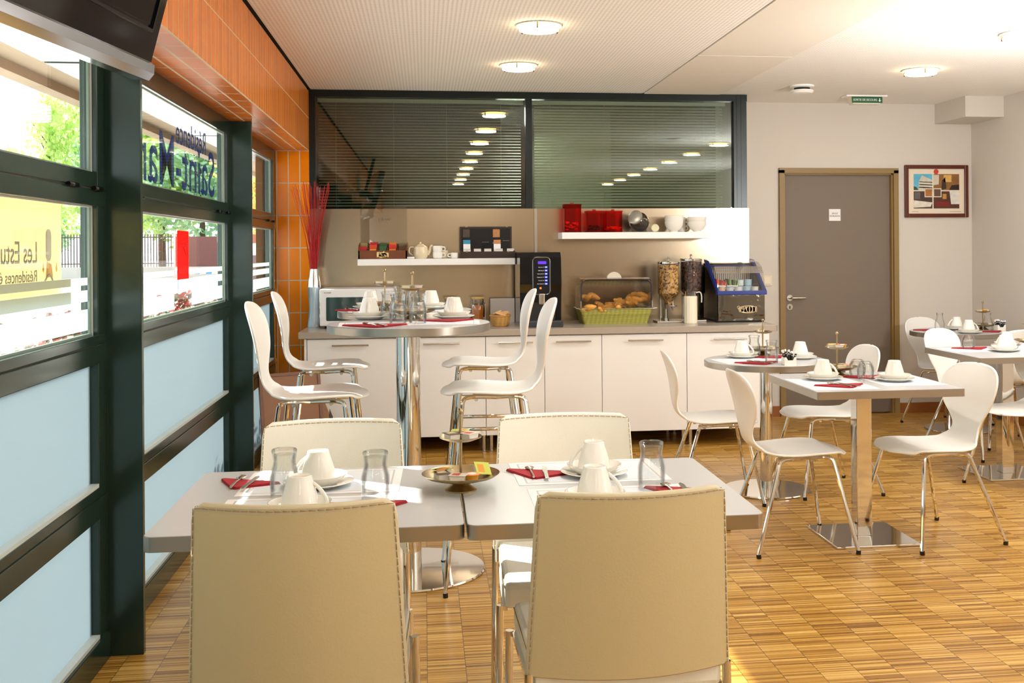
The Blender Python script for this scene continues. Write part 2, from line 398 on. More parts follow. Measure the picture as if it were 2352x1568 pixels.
# door to the meeting room
ol = mat('olive_door_frame', (142, 116, 68), .5); dl = mat('taupe_door', (122, 108, 94), .6, bump=.05, bscale=300)
t = struct(empty('door_1', (DX0, YB, 0))); w_ = DX1-DX0
k = MB().use(ol)
for a, b, y0, y1 in ((-.03, .012, -.03, .02), (.008, .024, -.005, .06)):
    k.box((a, y0, 0), (b, y1, DZ+.012)).box((w_-b, y0, 0), (w_-a, y1, DZ+.012)).box((a, y0, DZ-b), (w_-a, y1, DZ-a))
k.build('door_frame', t)
MB().use(dl).box((.02, .035, .008), (w_-.02, .075, DZ-.02)).build('door_leaf', t)
k = MB().use(satin).lathe([(.026, 0), (.026, -.008)], (.07, .035, .975), 20, 'Y').tube(rounded([(.07, .03, .975), (.07, -.02, .975), (.19, -.02, .975)], .015), .008, 10); k.build('door_handle', t)
k = MB().use(satin).lathe([(.026, 0), (.026, -.007)], (.07, .035, .90), 20, 'Y').use(dark_mt).box((.066, .0255, .885), (.074, .028, .908)); k.build('lock', t)
p0 = PY(1904, 480, 8.655); p1 = PY(1930.5, 507, 8.655)
k = MB().use(paper_m).box((p0.x-DX0, .033, p1.z), (p1.x-DX0, .035, p0.z)).use(dark_mt)
cx = (p0.x+p1.x)/2-DX0
k.mesh(text_mesh('SALLE', .02, .0004), frame_mat((cx, .0325, p1.z+.056), (1, 0, 0), (0, 0, 1))).mesh(text_mesh('DE REUNION', .019, .0004), frame_mat((cx, .0325, p1.z+.034), (.8, 0, 0), (0, 0, 1)))
k.build('door_sign', t)
# ------------------------------------------------------------------ window wall on the left
def bay(n, y0, y1, post=True):
    t = struct(empty('window_%d' % n, (0, y0, 0))); L = y1-y0; J = .088
    def rail(a, b, x0=-1.15, x1=XL, nm='rail'):
        k = MB().use(green_m).box((x0, 0, a), (x1, L, b), .003); return k
    rail(0, .092, x1=-1.083).build('rail', t)
    for a, b in ((.497, .604), (1.022, 1.118)):
        k = rail(a, b-.035); k.use(dark_mt).box((-1.14, 0, b-.035), (-1.094, L, b-.031)); k.use(green_m).box((-1.15, 0, b-.031), (XL, L, b), .002); k.build('rail', t)
    k = rail(1.552, 1.607); k.use(dark_mt).box((-1.14, 0, 1.607), (-1.094, L, 1.611)); k.use(green_m).box((-1.15, 0, 1.611), (XL-.004, L, 1.665), .003); k.build('rail', t)
    rail(2.052, 2.15, x0=-1.3).build('rail', t)
    for a, b in ((0, J), (L-J, L)):
        k = MB().use(green_m).box((-1.15, a, .09), (XL-.003, b, 2.06), .003); k.build('jamb', t)
    sill = mat('lit_sill_and_pale_bead', (206, 214, 210), .35); bead = mat('grey_green_bead', (120, 140, 128), .35)
    for a, b, m_, nm in ((.094, .497, frost_m, 'frosted_pane'), (.604, 1.022, frost_m, 'frosted_pane'), (1.118, 1.552, glass_w, 'glass_pane'), (1.665, 2.052, glass_w, 'glass_pane')):
        MB().use(m_).box((-1.128, J-.003, a), (-1.122, L-J+.003, b)).build(nm, t)
        k = MB()
        if m_ is frost_m: k.use(sill).box((-1.121, J, a-.001), (-1.094, L-J, a+.012))  # pale strip paints the light caught on the sill below frosted panes
        else: k.use(bead).box((-1.121, J, a-.001), (-1.112, L-J, a+.007)); k.use(sill).box((-1.121, J, b-.005), (-1.112, L-J, b+.001)).box((-1.121, L-J-.006, a), (-1.110, L-J+.001, b)); k.use(bead).box((-1.121, L-J-.022, a), (-1.114, L-J-.006, b))
        k.build('glazing_bead', t)
    for y in (.35, L-.42, L-.16):
        MB().use(dark_pl).tube([(-1.084, y, 1.609), (-1.084, y+.09, 1.609)], .008, 10).use(satin).tube([(-1.084, y+.03, 1.609), (-1.084, y+.11, 1.609)], .0065, 10).build('hinge', t)
    # frosted film stripes on the middle pane
    k = MB().use(frost_s)
    segs = [(J, L-J)] if n != 2 else [(J, 5.06-y0), (5.43-y0, L-J)]
    for a, b in segs:
        for z0, z1 in ((1.287, 1.312), (1.232, 1.270), (1.136, 1.206)): k.box((-1.1216, a, z0), (-1.1206, b, z1))
    k.build('frosted_stripes', t)
    if post:
        k = MB().use(green_m).box((-1.14, L, 0), (-.975, L+.028, 2.134), .002).box((-1.16, L-.01, 0), (-1.088, L+.05, 2.134)); k.build('post', t)
    return t
bay(1, 1.507, 3.907); bay(2, 3.935, 6.337); bay(3, 6.365, YP-.002, False)
bay(5, -.923, 1.477); bay(6, -3.353, -.953); bay(7, -5.783, -3.383)
# ------------------------------------------------------------------ signs on the glass
blue_ink = frosted('dark_blue_lettering', (28, 74, 150), .6)
def glass_text(body, x, y0, y1, z0, z1, ink, nm_mesh=None, ext=.0005):
    """mirrored lettering read from the street: starts at the far end y1 and runs towards y0"""
    me = text_mesh(body, 1, ext, 'LEFT', .005); xs = [v.co.x for v in me.vertices]; ys = [v.co.y for v in me.vertices]
    sx = (y1-y0)/(max(xs)-min(xs)); sz = (z1-z0)/(max(ys)-min(ys))
    M = Matrix(((0, 0, 1, x), (-sx, 0, 0, y1+min(xs)*sx), (0, sz, 0, z0-min(ys)*sz), (0, 0, 0, 1)))
    return me, M
gx = -1.1295
q0 = PX(472, 300, gx).y; q1 = PX(404, 290, gx).y
k = MB().use(blue_ink); me, M = glass_text('Résidence', gx, q1, q0, 1.895, 2.01, blue_ink); k.mesh(me, M)
q0 = PX(492, 400, gx).y; q1 = 3.95
me, M = glass_text('Saint-Mandé', gx, 4.03, q0, 1.685, 1.925, blue_ink)
k2 = MB().use(blue_ink).mesh(me, M)
tag(k.build('window_lettering'), 'small dark blue mirrored word above the larger name on the top window pane', 'lettering')
tag(k2.build('window_lettering'), 'large dark blue mirrored name lettering on the top window pane', 'lettering')
# red sticker
y0 = PX(407.5, 600, -1.1205).y; y1 = PX(433, 600, -1.1205).y; zt = PX(420, 530, -1.1205).z; zb = PX(420, 641, -1.1205).z
red_st = mat('red_sticker', (226, 18, 20), .45, emit=0); 
k = MB().use(frosted('red_translucent_film', (250, 12, 12), .55)).box((-1.1215, y0, zb), (-1.1195, y1, zt)).use(mat('dark_red_print', (150, 8, 12), .5))
for b_, z_ in (('Séjours', zt-.09), ('Villes', zb+.03)):
    me, M = glass_text(b_, -1.1190, y0+.09*(y1-y0), y1-.1*(y1-y0), z_, z_+.032, None); k.mesh(me, M)
pth = smooth_path([(-1.1188, y1-.04, zb+.10), (-1.1188, y1-.12, zb+.15), (-1.1188, y0+.22, zb+.10), (-1.1188, y0+.16, zb+.17), (-1.1188, y0+.06, zb+.17)], 4); k.tube(pth, .0015, 5)
tag(k.build('window_sticker'), 'tall red sticker with mirrored print on the middle window pane', 'sticker')
# cream banner outside the nearest window
cream_b = frosted('cream_banner_film', (238, 224, 184), .5); y1 = PX(139, 560, -1.16).y; zb = PX(139, 690, -1.16).z
k = MB().use(cream_b).box((-1.161, 1.4, zb), (-1.158, y1, 1.56)).use(mat('faded_grey_print', (150, 158, 160), .7))
ya = PX(84, 580, -1.157).y
me, M = glass_text('Les Estudines', -1.1565, ya-.46, ya, 1.365, 1.43, None); k.mesh(me, M)
me, M = glass_text('Résidences étudiantes', -1.1565, ya-.50, ya, 1.31, 1.345, None); k.mesh(me, M)
yc = PX(110, 560, -1.157).y
k.tube(smooth_path([(-1.156, yc-.03, 1.31), (-1.156, yc+.01, 1.33), (-1.156, yc+.06, 1.29)], 4), .003, 5)
k.use(mat('pale_orange_print', (236, 178, 96), .7)).prism([(yc-.02, 1.32), (yc+.045, 1.32), (yc+.03, 1.36), (yc-.01, 1.37)], -1.1575, -1.1565, 'YZ')
for s_ in (-.05, .07):
    k.prism([(yc+s_, 1.345), (yc+s_+.008, 1.335), (yc+s_+.016, 1.345), (yc+s_+.008, 1.365)], -1.1575, -1.1565, 'YZ')
k.use(mat('pale_grey_print', (214, 216, 206), .7)).prism(rrect(.05, .10, .02, 4, yc+.005, 1.42), -1.1575, -1.1565, 'YZ')
tag(k.build('window_banner'), 'faded cream banner with mirrored grey lettering hanging outside the nearest window', 'banner')
# ------------------------------------------------------------------ ceiling things
lamp_e = mat('lit_frosted_glass', (255, 236, 180), .4, emit=12, ecol=(255, 246, 222))
lamp_r = mat('lamp_reflector', (255, 226, 150), .3, emit=1.6, ecol=(255, 214, 120))
def lamp():
    t = empty('ceiling_light')
    MB().use(mat('white_ring', (235, 228, 210), .4)).lathe([(.114, 0), (.122, -.004), (.122, -.008), (.112, -.006), (.104, -.001)], n=36, cap=False).build('trim_ring', t)
    MB().use(lamp_r).lathe([(.104, -.001), (.05, -.0005), (.001, -.0005)], n=36, cap=False).build('reflector', t)
    MB().use(lamp_e).lathe([(.001, -.024), (.100, -.024), (.106, -.027), (.106, -.029), (.100, -.032), (.001, -.032)], n=36, cap=False).build('glass_disc', t)
    for a in (20, 140, 260):
        c, s_ = .109*math.cos(math.radians(a)), .109*math.sin(math.radians(a))
        MB().use(mat('lamp_pin', (120, 96, 50), .3, 1)).tube([(c, s_, -.002), (c, s_, -.036)], .004, 8).build('pin', t)
    return t
rows = (('left', .612), ('right', 3.335))
ordn = ('in front of the partition', 'second from the partition', 'third from the partition', 'fourth from the partition', 'fifth from the partition', 'sixth from the partition', 'seventh from the partition', 'eighth from the partition', 'ninth from the partition')
for rn, x in rows:
    for i in range(9):
        ll = bpy.data.lights.new('ceiling_lamp_light', 'AREA'); ll.shape = 'DISK'; ll.size = .2; ll.energy = 6.2; ll.color = (.98, .99, 1); lo_ = bpy.data.objects.new('ceiling_lamp_light', ll); COL.objects.link(lo_); lo_.location = (x, 6.98-1.255*i, ZC-.036)
        place('lamp', lamp, (x, 6.98-1.255*i-(.05 if rn == 'right' else 0), ZC), label='round lit ceiling light in the %s row, %s' % (rn, ordn[i]), cat='ceiling light', group='round ceiling lights')
t = empty('ceiling_speaker', (2.74, 4.86, ZC)); tag(t, 'round white unlit disc on the ceiling, cut by the upper picture edge', 'ceiling disc')
MB().use(white_pl).lathe([(.09, 0), (.09, -.008), (.07, -.018), (.001, -.018)], n=30).build('disc', t)
t = empty('smoke_detector', tuple(PZ(1842, 197, ZC))); tag(t, 'round white detector with dark slot on the ceiling above the door', 'smoke detector')
MB().use(white_pl).lathe([(.088, 0), (.088, -.010), (.06, -.016)], n=30).build('base', t)
MB().use(dark_mt).lathe([(.058, -.012), (.058, -.036)], n=30).build('slot', t)
MB().use(white_pl).lathe([(.082, -.034), (.086, -.042), (.07, -.056), (.001, -.060)], n=30).build('cover', t)
p = PZ(1986, 220, ZC); t = empty('exit_sign', (p.x, p.y, ZC)); tag(t, 'green emergency exit sign box hanging from the ceiling by the door', 'exit sign')
MB().use(white_pl).box((-.17, -.05, -.012), (.17, .06, 0), .003).build('mount', t)
MB().use(mat('green_sign', (16, 84, 48), .4, emit=.12)).box((-.125, -.052, -.062), (.125, -.046, -.014), .002).build('sign_face', t)
k = MB().use(mat('white_print', (245, 245, 240), .5)).mesh(text_mesh('SORTIE DE SECOURS', .0245, .0004), frame_mat((-.018, -.0535, -.047), (.86, 0, 0), (0, 0, 1)))
k.prism([(.105, -.026), (.098, -.026), (.098, -.042), (.090, -.042), (.1015, -.054), (.113, -.042), (.105, -.042)], -.0538, -.0525, 'XZ'); k.build('lettering', t)
MB().use(mat('milky_cover', (228, 222, 200), .3)).prism([(-.13, -.012), (.13, -.012), (.11, -.07), (-.11, -.07)], -.04, .04, 'XZ').build('cover', t)
# light switch
p0 = PY(1751, 634, YB); p1 = PY(1771, 655, YB); t = empty('light_switch', ((p0.x+p1.x)/2, YB, (p0.z+p1.z)/2)); tag(t, 'cream square light switch on the wall left of the door', 'light switch')
MB().use(mat('cream_plastic', (226, 212, 184), .4)).box((-.042, -.009, -.042), (.042, 0, .042), .003).build('plate', t)
MB().use(mat('cream_plastic_light', (232, 220, 194), .35)).box((-.028, -.014, -.028), (.028, -.006, .028), .003).build('rocker', t)
# framed picture
p0 = PY(2076, 379, YB); p1 = PY(2222, 499, YB); cx, cz = (p0.x+p1.x)/2, (p0.z+p1.z)/2; w_, h_ = p1.x-p0.x, p0.z-p1.z
t = empty('framed_picture', (cx, YB, cz)); tag(t, 'framed collage of hotel photographs in dark red wood on the back wall', 'framed picture')
k = MB().use(mat('mahogany', (88, 34, 16), .3)); f = .032
k.box((-w_/2, -.025, -h_/2), (-w_/2+f, 0, h_/2), .004).box((w_/2-f, -.025, -h_/2), (w_/2, 0, h_/2), .004).box((-w_/2+f, -.025, h_/2-f), (w_/2-f, 0, h_/2), .004).box((-w_/2+f, -.025, -h_/2), (w_/2-f, 0, -h_/2+f), .004); k.build('frame', t)
MB().use(mat('mat_board', (232, 218, 196), .8)).box((-w_/2+f, -.008, -h_/2+f), (w_/2-f, -.002, h_/2-f)).build('mount_board', t)
def photo(x0, z0, x1, z1, cols, shapes, dep=.009):
    k = MB().use(mat('photo_'+str(cols), cols, .4, var=.35, vscale=14)).box((x0, -dep, z0), (x1, -dep+.001, z1))
    for c, poly in shapes:
        k.use(mat('photo_'+str(c), c, .4, var=.25, vscale=30)).prism([(x0+a*(x1-x0), z0+b*(z1-z0)) for a, b in poly], -dep-.0006, -dep-.0001, 'XZ')
    k.build('photograph', t)
photo(-.200, .01, -.035, .145, (92, 176, 206), [((206, 198, 180), [(.25, 0), (1, 0), (1, .62), (.45, .92), (.28, .55)]), ((110, 100, 84), [(.3, .15), (1, .1), (1, .16), (.3, .21)]), ((110, 100, 84), [(.3, .33), (1, .28), (1, .33), (.3, .38)]), ((110, 100, 84), [(.3, .5), (1, .45), (1, .5), (.3, .54)]), ((60, 74, 44), [(0, 0), (.25, 0), (.14, .2), (0, .24)])])
photo(-.024, .01, .205, .145, (140, 96, 48), [((214, 170, 92), [(.4, .5), (.7, .5), (.7, .95), (.4, .95)]), ((60, 40, 24), [(.3, 0), (.5, .1), (.45, .8), (.33, .6)]), ((206, 196, 178), [(0, .3), (.2, .35), (.22, .95), (0, .95)]), ((40, 26, 18), [(.6, 0), (1, 0), (1, .35), (.7, .3)])])
photo(-.200, -.145, -.035, 0, (70, 52, 42), [((222, 214, 200), [(0, .05), (.9, .1), (1, .35), (0, .48)]), ((96, 92, 92), [(.05, .55), (.35, .55), (.35, .95), (.05, .95)])])
photo(-.024, -.145, .205, 0, (84, 44, 30), [((218, 214, 206), [(.68, .25), (1, .25), (1, 1), (.62, 1)]), ((122, 30, 22), [(.1, .1), (.6, .15), (.62, .4), (.1, .4)]), ((190, 140, 70), [(.35, .55), (.5, .55), (.5, .85), (.35, .85)])])
photo(-.105, -.05, -.032, .025, (224, 214, 196), [((168, 108, 48), [(.1, .1), (.9, .1), (.9, .9), (.1, .9)])], .0115)
photo(-.028, -.05, .045, .025, (224, 214, 196), [((96, 72, 52), [(.1, .1), (.9, .1), (.9, .9), (.1, .9)])], .0115)
k = MB().use(mat('red_print', (196, 60, 40), .5)).lathe([(.022, 0), (.022, -.001)], (.0, -.008, .165), 20, 'Y').use(mat('faint_print', (170, 130, 96), .6))
k.box((-.215, -.0088, -.172), (-.16, -.0078, -.169)).box((.12, -.0088, -.172), (.22, -.0078, -.169)); k.build('caption_print', t)
# television in the near upper left
t = empty('television', (-.638, 2.62, 1.803)); tag(t, 'glossy black wall television with silver lower edge at the upper left', 'television')
k = MB().use(mat('gloss_black', (4, 6, 10), .08)).prism(rrect(.55, 1.0, .03, 5, .275, -.5), -.055, 0, 'XY')
# rebuild as slab: width along -Y, height along Z, facing +X
k.bm.clear(); Wd, Ht = 1.02, .60
k.prism([(-y-0, z) for y, z in rrect(Wd, Ht, .025, 5, Wd/2, Ht/2)], -.07, 0, 'YZ'); k.build('cabinet', t)
MB().use(mat('screen_glass', (6, 8, 10), .05)).prism([(-y, z) for y, z in rrect(Wd-.11, Ht-.16, .004, 2, Wd/2, Ht/2+.035)], -.004, -.0005, 'YZ').xf(Matrix.Translation((.002, 0, 0))).build('screen', t)
k = MB().use(mat('black_bezel', (16, 18, 22), .1, coat=.5))
a, b, c, d = -Wd+.05, -.05, .108, Ht-.04
for y0, y1, z0, z1 in ((a-.006, a, c, d), (b, b+.006, c, d), (a-.006, b+.006, c-.006, c), (a-.006, b+.006, d, d+.006)): k.box((-.002, y0, z0), (.006, y1, z1))
k.build('screen_bezel', t)
k = MB().use(mat('silver_trim', (176, 184, 196), .12, .9)).prism([(-.005, .040), (.012, .032), (.016, .012), (.008, -.006), (-.03, -.012), (-.03, .0), (-.006, .004)], -Wd+.02, -.005, 'XZ'); k.build('lower_trim', t)
MB().use(dark_mt).box((-.20, -.6, .25), (-.07, -.42, .33)).tube([(-.14, -.51, .30), (-.14, -.51, .80)], .02).build('wall_bracket', t)
t.rotation_euler = (0, math.radians(15), math.radians(-8))
# ================================================================== OUTSIDE
asph = mat('pale_street', (206, 204, 198), .9, bump=.1, bscale=60, var=.06, vscale=.6)
struct(MB().use(asph).box((-80, -30, -.1), (-1.16, 140, -.02)).build('ground'))
conc = mat('board_marked_concrete', (176, 156, 132), .85, bump=.25, bscale=5, stretch=(1.2, .5, 1), var=.12, vscale=5)
k = MB().use(conc).box((-2.02, -6.2, 2.30), (-1.16, 13, 2.46)).box((-2.02, -6.2, 2.25), (-1.93, 13, 2.30)).box((-1.62, -6.2, 2.285), (-1.58, 13, 2.30)); struct(k.build('concrete_canopy'))
leaf_m = frosted('green_leaves', (200, 222, 140), .5); leaf_b = frosted('blue_green_leaves', (168, 204, 166), .5); leaf_o = frosted('autumn_leaves', (238, 200, 124), .5)
bark = mat('bark', (92, 76, 58), .9, bump=.4, bscale=6)
def tree(m_, seed, H=11, R=3.4, n=3200, lo=2.2):
    def b():
        rnd = random.Random(seed); t = empty('street_tree')
        k = MB().use(bark).tube(smooth_path([(0, 0, 0), (.1, .05, H*.3), (-.1, 0, H*.6), (.1, .1, H*.85)], 4), [.22-.16*i/12 for i in range(13)], 8)
        for j in range(6):
            a = j*1.05; z = H*(.3+.07*j); k.tube([(0, 0, z), (math.cos(a)*R*.5, math.sin(a)*R*.5, z+1.2)], .06, 6)
        k.build('trunk', t); k = MB().use(m_)
        cl = [(Vector((rnd.gauss(0, R*.42), rnd.gauss(0, R*.42), rnd.uniform(lo+.6, H-1))), rnd.uniform(.7, 1.5)) for _ in range(34)]
        for i in range(n):
            c, r = rnd.choice(cl); v = Vector((rnd.gauss(0, 1), rnd.gauss(0, 1), rnd.gauss(0, 1))).normalized()*r*rnd.uniform(.55, 1.1)+c
            s_ = rnd.uniform(.14, .32); u = Vector((rnd.gauss(0, 1), rnd.gauss(0, 1), rnd.gauss(0, .6))).normalized(); w2 = u.orthogonal().normalized()
            k.face([k.bm.verts.new(v+p) for p in (-u*s_, w2*s_*.6, u*s_, -w2*s_*.6)])
        k.build('foliage', t); return t
    return b
spots = [(-25.2, 64, 'g', .72), (-23.2, 70, 'b', .55), (-20.6, 63, 'g', (.5, .5, 1.02)), (-17.6, 66, 'b', .98), (-14.8, 64, 'g', 1.05), (-12.2, 62, 'b', .92), (-9.8, 66, 'g', 1.0), (-6.9, 52, 'o', .82), (-33.5, 60, 'b', .5), (-19.3, 71, 'g', 1.0)]
tl = ['low green tree at the far left behind the fence', 'bluish green tree seen right of the sky gap through the nearest window', 'tall green tree beside the near window post', 'bluish green tree left behind the blue lettering', 'green tree in the middle behind the blue lettering', 'bluish green tree right behind the blue lettering', 'green tree beside the second window post', 'yellow autumn tree seen through the last window', 'lowest bluish tree at the far left of the nearest window', 'green tree standing behind the other street trees']
for (x, y, c, s_), lb in zip(spots, tl):
    place('tree'+c, tree({'g': leaf_m, 'b': leaf_b, 'o': leaf_o}[c], ord(c)), (x, y, 0), x*7.1, lb, 'tree', 'street trees', scale=s_ if isinstance(s_, tuple) else (s_, s_, s_))
t = empty('street_fence', (-34, 60, 0)); tag(t, 'dark vertical bar fence on a low pale wall across the street', 'fence')
MB().use(mat('pale_wall', (196, 190, 182), .9)).box((0, -.1, 0), (27.5, .1, .55)).build('low_wall', t)
k = MB().use(mat('fence_iron', (78, 62, 62), .6))
for i in range(140): k.box((i*.15, -.02, .55), (i*.15+.045, .02, 2.3))
k.box((0, -.03, .7), (21, .03, .76)).box((0, -.03, 2.1), (21, .03, 2.16)); k.build('fence_bars', t)
t = empty('street_gate', (-13.2, 59.6, 0)); tag(t, 'brown solid gate panels beyond the red window sticker', 'gate')
bg_ = mat('brown_gate_paint', (112, 66, 62), .6)
MB().use(bg_).box((.1, -.05, .55), (2.4, .05, 2.15)).build('gate_panel', t); MB().use(bg_).box((2.5, -.05, .55), (3.9, .05, 2.15)).build('gate_panel', t)
MB().use(mat('pale_wall', (196, 190, 182), .9)).box((-.1, -.12, 0), (6, .12, .55)).box((0, -.1, 0), (.1, .1, 2.3)).build('low_wall', t)
t = empty('street_barrier', (-5.5, 25, 0)); tag(t, 'blue and white striped barrier on the street past the red sticker', 'barrier')
k = MB()
for i in range(8): k.use(mat('barrier_blue' if i % 2 else 'barrier_white', (58, 118, 190) if i % 2 else (236, 236, 232), .5)).box((i*.13, -.02, .88), (i*.13+.13, .02, 1.0))
k.build('striped_bar', t)
for x in (.05, 1.0): MB().use(mat('barrier_steel', (150, 156, 160), .4, .8)).box((x-.02, -.02, 0), (x+.02, .02, .95)).build('leg', t)
t = empty('street_kiosk', (-4.0, 22, 0)); tag(t, 'pale kiosk with grey sign band seen through the last window', 'kiosk')
MB().use(mat('kiosk_white', (224, 222, 216), .6)).box((0, 0, 0), (1.2, 1.2, 1.55), .02).build('body', t)
MB().use(mat('kiosk_band', (150, 90, 76), .6)).box((-.05, -.05, 1.55), (1.25, 1.25, 1.72), .02).build('roof', t)
MB().use(mat('kiosk_glass', (90, 80, 90), .1)).box((.15, -.02, .8), (1.05, 0, 1.3)).build('window', t)
# planter with red flowers outside the second window
t = empty('flower_planter', (-2.5, 6.6, 0)); tag(t, 'low concrete planter full of red and white flowers outside the second window', 'planter')
MB().use(conc).box((0, 0, 0), (.42, 5.4, .72), .01).build('trough', t)
rnd = random.Random(4); k = MB()
pm = [mat('petal_red', (188, 36, 34), .6), mat('petal_white', (236, 226, 212), .6), mat('stem_leaf', (86, 92, 50), .7), mat('petal_brown', (130, 74, 54), .7)]
for i in range(2600):
    c = Vector((rnd.uniform(0, .42), rnd.uniform(0, 5.4), rnd.uniform(.7, .98))); s_ = rnd.uniform(.012, .03)
    u = Vector((rnd.gauss(0, 1), rnd.gauss(0, 1), rnd.gauss(0, 1))).normalized(); v = u.orthogonal().normalized(); k.use(rnd.choice(pm))
    k.face([k.bm.verts.new(c+p) for p in (-u*s_, v*s_, u*s_, -v*s_)])
fo = k.build('flowers', t); fo['kind'] = 'stuff'
# ================================================================== FURNITURE
HX = [(.245, .438), (.232, .444), (.20, .449), (.15, .451), (.09, .450), (.03, .447), (-.03, .443), (-.09, .443), (-.14, .449), (-.18, .464), (-.208, .492), (-.222, .53), (-.228, .575), (-.232, .625), (-.24, .68), (-.253, .735), (-.27, .785), (-.284, .820), (-.291, .835)]
HW = [.0, .108, .160, .192, .206, .209, .203, .186, .158, .124, .100, .094, .120, .162, .188, .196, .175, .115, .0]
def shell_mesh(k):
    prof = smooth_path([(x, 0, z) for x, z in HX], 3); n = len(prof)
    ws = smooth_path([(v, 0, 0) for v in HW], 3); NU = 12; rows = []
    for i, (p, w2) in enumerate(zip(prof, ws)):
        hw = max(.004, w2.x); a = prof[max(0, i-1)]; b = prof[min(n-1, i+1)]; tdir = (b-a).normalized(); nrm = Vector((-tdir.z, 0, tdir.x))*-1
        if nrm.z < 0 and i < n*.5: nrm = -nrm
        if i >= n*.5 and nrm.x < 0: nrm = -nrm
        row = []
        for j in range(NU+1):
            u = -1+2*j/NU; uu = math.sin(u*PI/2); s_ = i/(n-1)
            cup = (.010 if s_ < .5 else .022)*(u*u)*(hw/.2)
            if s_ < .12: cup = -.006*u*u
            q = p + nrm*cup; row.append(k.bm.verts.new((q.x, hw*uu, q.z)))
        rows.append(row)
    for a, b in zip(rows, rows[1:]):
        for j in range(NU): k.face([a[j], a[j+1], b[j+1], b[j]], True)
def shell(t, lift=0):
    k = MB().use(white_pl); shell_mesh(k)
    for v in k.bm.verts: v.co.z += lift
    o = k.build('seat_shell', t)
    m1 = o.modifiers.new('thick', 'SOLIDIFY'); m1.thickness = .011; m1.offset = 0; m1.use_rim = True
    m2 = o.modifiers.new('round', 'SUBSURF'); m2.levels = 1; m2.render_levels = 1
    return o
def shell_chair():
    t = empty('shell_chair'); shell(t)
    for sx, sy in ((-1, -1), (-1, 1), (1, -1), (1, 1)):
        fx = -.235 if sx < 0 else .235; tx = -.10 if sx < 0 else .15
        pts = rounded([(fx, sy*.245, .012), (tx, sy*.155, .428 if sx > 0 else .424), (tx-sx*.05, sy*.14, .433 if sx > 0 else .427), (0, sy*.13, .428)], .05, 5)
        MB().use(chrome).tube(pts, .0098, 10).use(dark_pl).tube([(fx-sx*.0015, sy*.246, 0), (fx, sy*.245, .018)], .0115, 8).build('leg', t)
    k = MB().use(chrome).tube([(-.07, -.14, .418), (-.07, .14, .418)], .009).tube([(.09, -.14, .424), (.09, .14, .424)], .009)
    k.use(mat('clear_stud', (210, 206, 196), .3)).tube([(-.09, .1, .40), (-.09, .1, .425)], .009).tube([(-.09, -.1, .40), (-.09, -.1, .425)], .009).tube([(.08, -.1, .404), (.08, -.1, .43)], .009); k.build('seat_frame', t)
    return t
def shell_stool():
    t = empty('bar_stool'); D = .37; shell(t, D)
    for sx, sy in ((-1, -1), (-1, 1), (1, -1), (1, 1)):
        fx = -.235 if sx < 0 else .235; tx = -.13 if sx < 0 else .15
        pts = rounded([(fx, sy*.235, .012), (tx, sy*.155, .428+D), (tx-sx*.05, sy*.14, .434+D), (0, sy*.13, .429+D)], .045, 5)
        MB().use(chrome).tube(pts, .0098, 10).use(dark_pl).tube([(fx-sx*.0015, sy*.236, 0), (fx, sy*.235, .018)], .0115, 8).build('leg', t)
    def at(z, sx, sy): f = z/(.41+D); return ((-.235 if sx < 0 else .235)*(1-f)+(-.13 if sx < 0 else .15)*f, sy*(.235*(1-f)+.155*f), z)
    for sy in (-1, 1): MB().use(chrome).tube([at(.672, -1, sy), at(.672, 1, sy)], .008).build('side_rail', t)
    for z, sx in ((.33, 1), (.45, -1)): MB().use(chrome).tube([at(z, sx, -1), at(z, sx, 1)], .009).build('foot_rail', t)
    MB().use(chrome).tube([(-.07, -.14, .418+D), (-.07, .14, .418+D)], .009).tube([(.09, -.14, .422+D), (.09, .14, .422+D)], .009).build('seat_frame', t)
    return t
G1 = 'white shell chairs at the low tables'
def chair(x, y, a, lb): place('chair', shell_chair, (x, y, 0), math.radians(a), lb, 'chair', G1, scale=(1, 1, .987))
chair(1.60, 5.90, -6, 'white shell chair left of the round table in front of the counter')
chair(1.715, 4.945, 0, 'white shell chair on the left side of the square table before the door')
chair(2.29, 6.0, 184, 'white shell chair between the square table and the grey door, facing left')
chair(2.405, 4.93, 192, 'white shell chair at the right side of the square table, tall back toward the right')
chair(3.475, 5.92, 210, 'white shell chair cut by the right picture edge, beside the far square table')
chair(4.06, 8.02, -68, 'white shell chair against the back wall beneath the framed picture')
chair(3.67, 6.88, -62, 'white shell chair at the far side of the right-hand square table, front toward us')
chair(4.06, 7.17, 90, 'white shell chair with its back to us before the round table in the corner')
G2 = 'white bar stools at the tall round tables'
def stool(x, y, a, lb): place('stool', shell_stool, (x, y, 0), math.radians(a), lb, 'bar stool', G2, scale=(.92, 1, .985))
stool(-.46, 4.58, 0, 'white bar stool nearest the window, left of the near tall table')
stool(-.505, 5.66, 2, 'white bar stool farther back on the left, before the orange tiles')
stool(.29, 4.60, 180, 'white bar stool at the right of the near tall table')
stool(.312, 5.66, 180, 'white bar stool at the right of the far tall table, before the coffee machine')
